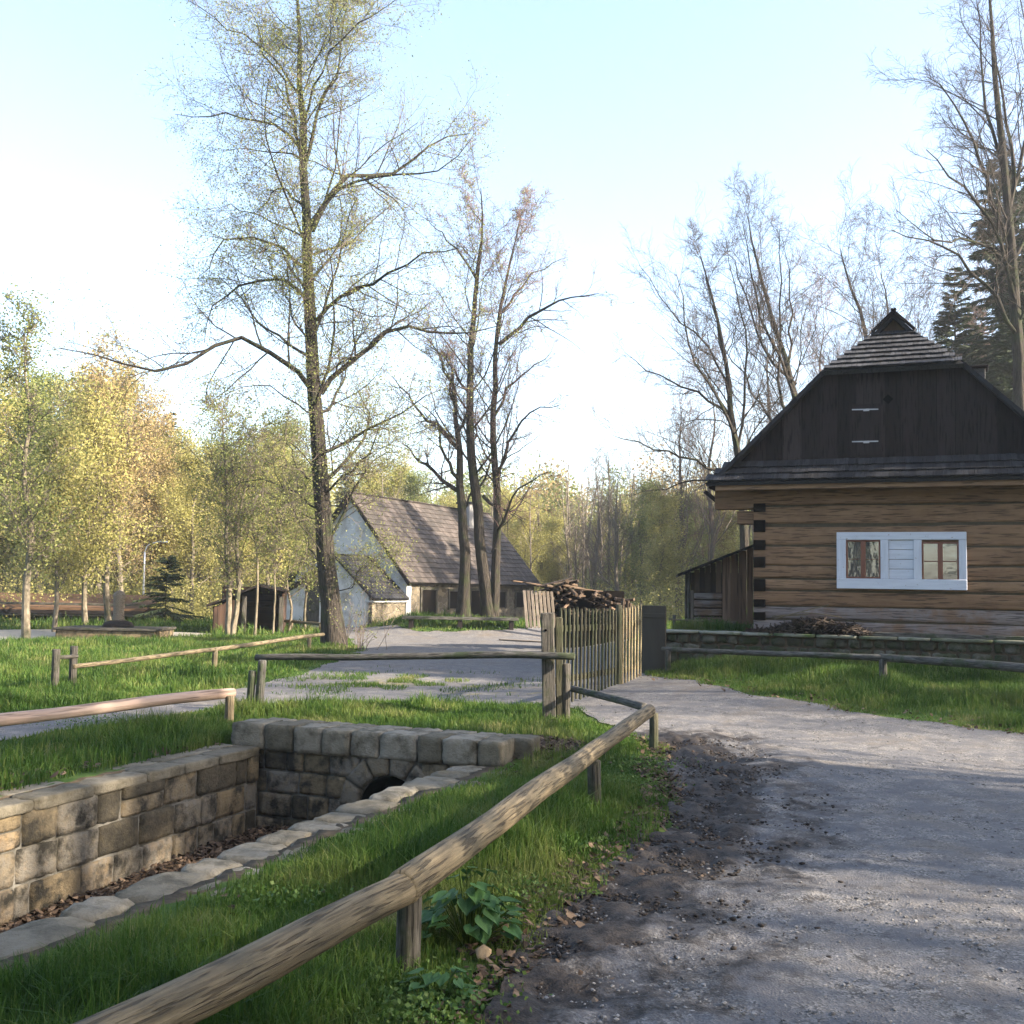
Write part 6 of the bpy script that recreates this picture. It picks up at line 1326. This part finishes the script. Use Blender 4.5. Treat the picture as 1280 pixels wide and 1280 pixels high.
q = G(585, 1185); broadleaf('tall clump of broad dark green leaves behind the handrail post', q[0], q[1]+.05, 75, .22, .40, .085, 5)
q = G(548, 1262); broadleaf('low clump of round green leaves at the foot of the handrail post', q[0], q[1]+.05, 30, .16, .16, .075, 6)
q = G(604, 1203); m = MB(); V = []; 
for k in range(14):
    a = 6.283*k/14; r_ = .030*(1+.15*math.sin(k*2.3)); V.append([q[0]+r_*1.2*math.cos(a), q[1]+r_*math.sin(a)*.9, q[2]+.045+.018*math.sin(a)])
V2 = [[q[0]+(v[0]-q[0])*.55, q[1]+(v[1]-q[1])*.55, v[2]+.010] for v in V]; V3 = [[v[0], v[1], v[2]-.006] for v in V]
m.add(V+V2+[[q[0], q[1], q[2]+.052]]+V3, [[k, (k+1) % 14, 14+(k+1) % 14, 14+k] for k in range(14)]+[[14+k, 14+(k+1) % 14, 28] for k in range(14)]+[[29+k, 29+(k+1) % 14, (k+1) % 14, k] for k in range(14)])
setp(m.build('dry_leaf', mat('tan_leaf', [(.22, .15, .08), (.34, .25, .15)], 40, .8, .4), smooth_=True), 'single pale dry leaf lying by the road beside the low leafy clump', 'leaf')
# short shoots round the foot of the big trunk
q = G(430, 812); m = MB(); rg = np.random.RandomState(4); n = 26; S_ = np.stack([q[0]+rg.randn(n)*.35+.3, q[1]+rg.randn(n)*.2, np.full(n, q[2])], 1); P, Rd = grow(rg, S_, np.stack([rg.randn(n)*.3, rg.randn(n)*.3, np.ones(n)], 1), rg.uniform(.6, 1.6, n), np.full(n, .008), 5, .1, .02)
t = thing('sucker_shoots', 'thin bare shoots growing at the foot of the big trunk', 'shrub', q); tubes(m, P, Rd, 4, rg.rand(n)); s, d, L, r_ = kids(rg, P, Rd, 4, .3, 1, .6, .4, .6, .004); P2, R2 = grow(rg, s, d, L, r_, 3, .15, 0); tubes(m, P2, R2, 3, rg.rand(len(P2))); m.build('stems', ML['twig'], t); m = MB(); leaves(m, rg, leafpts(rg, P2, 250, .03), .05); m.build('leaves', ML['leaf'], t)
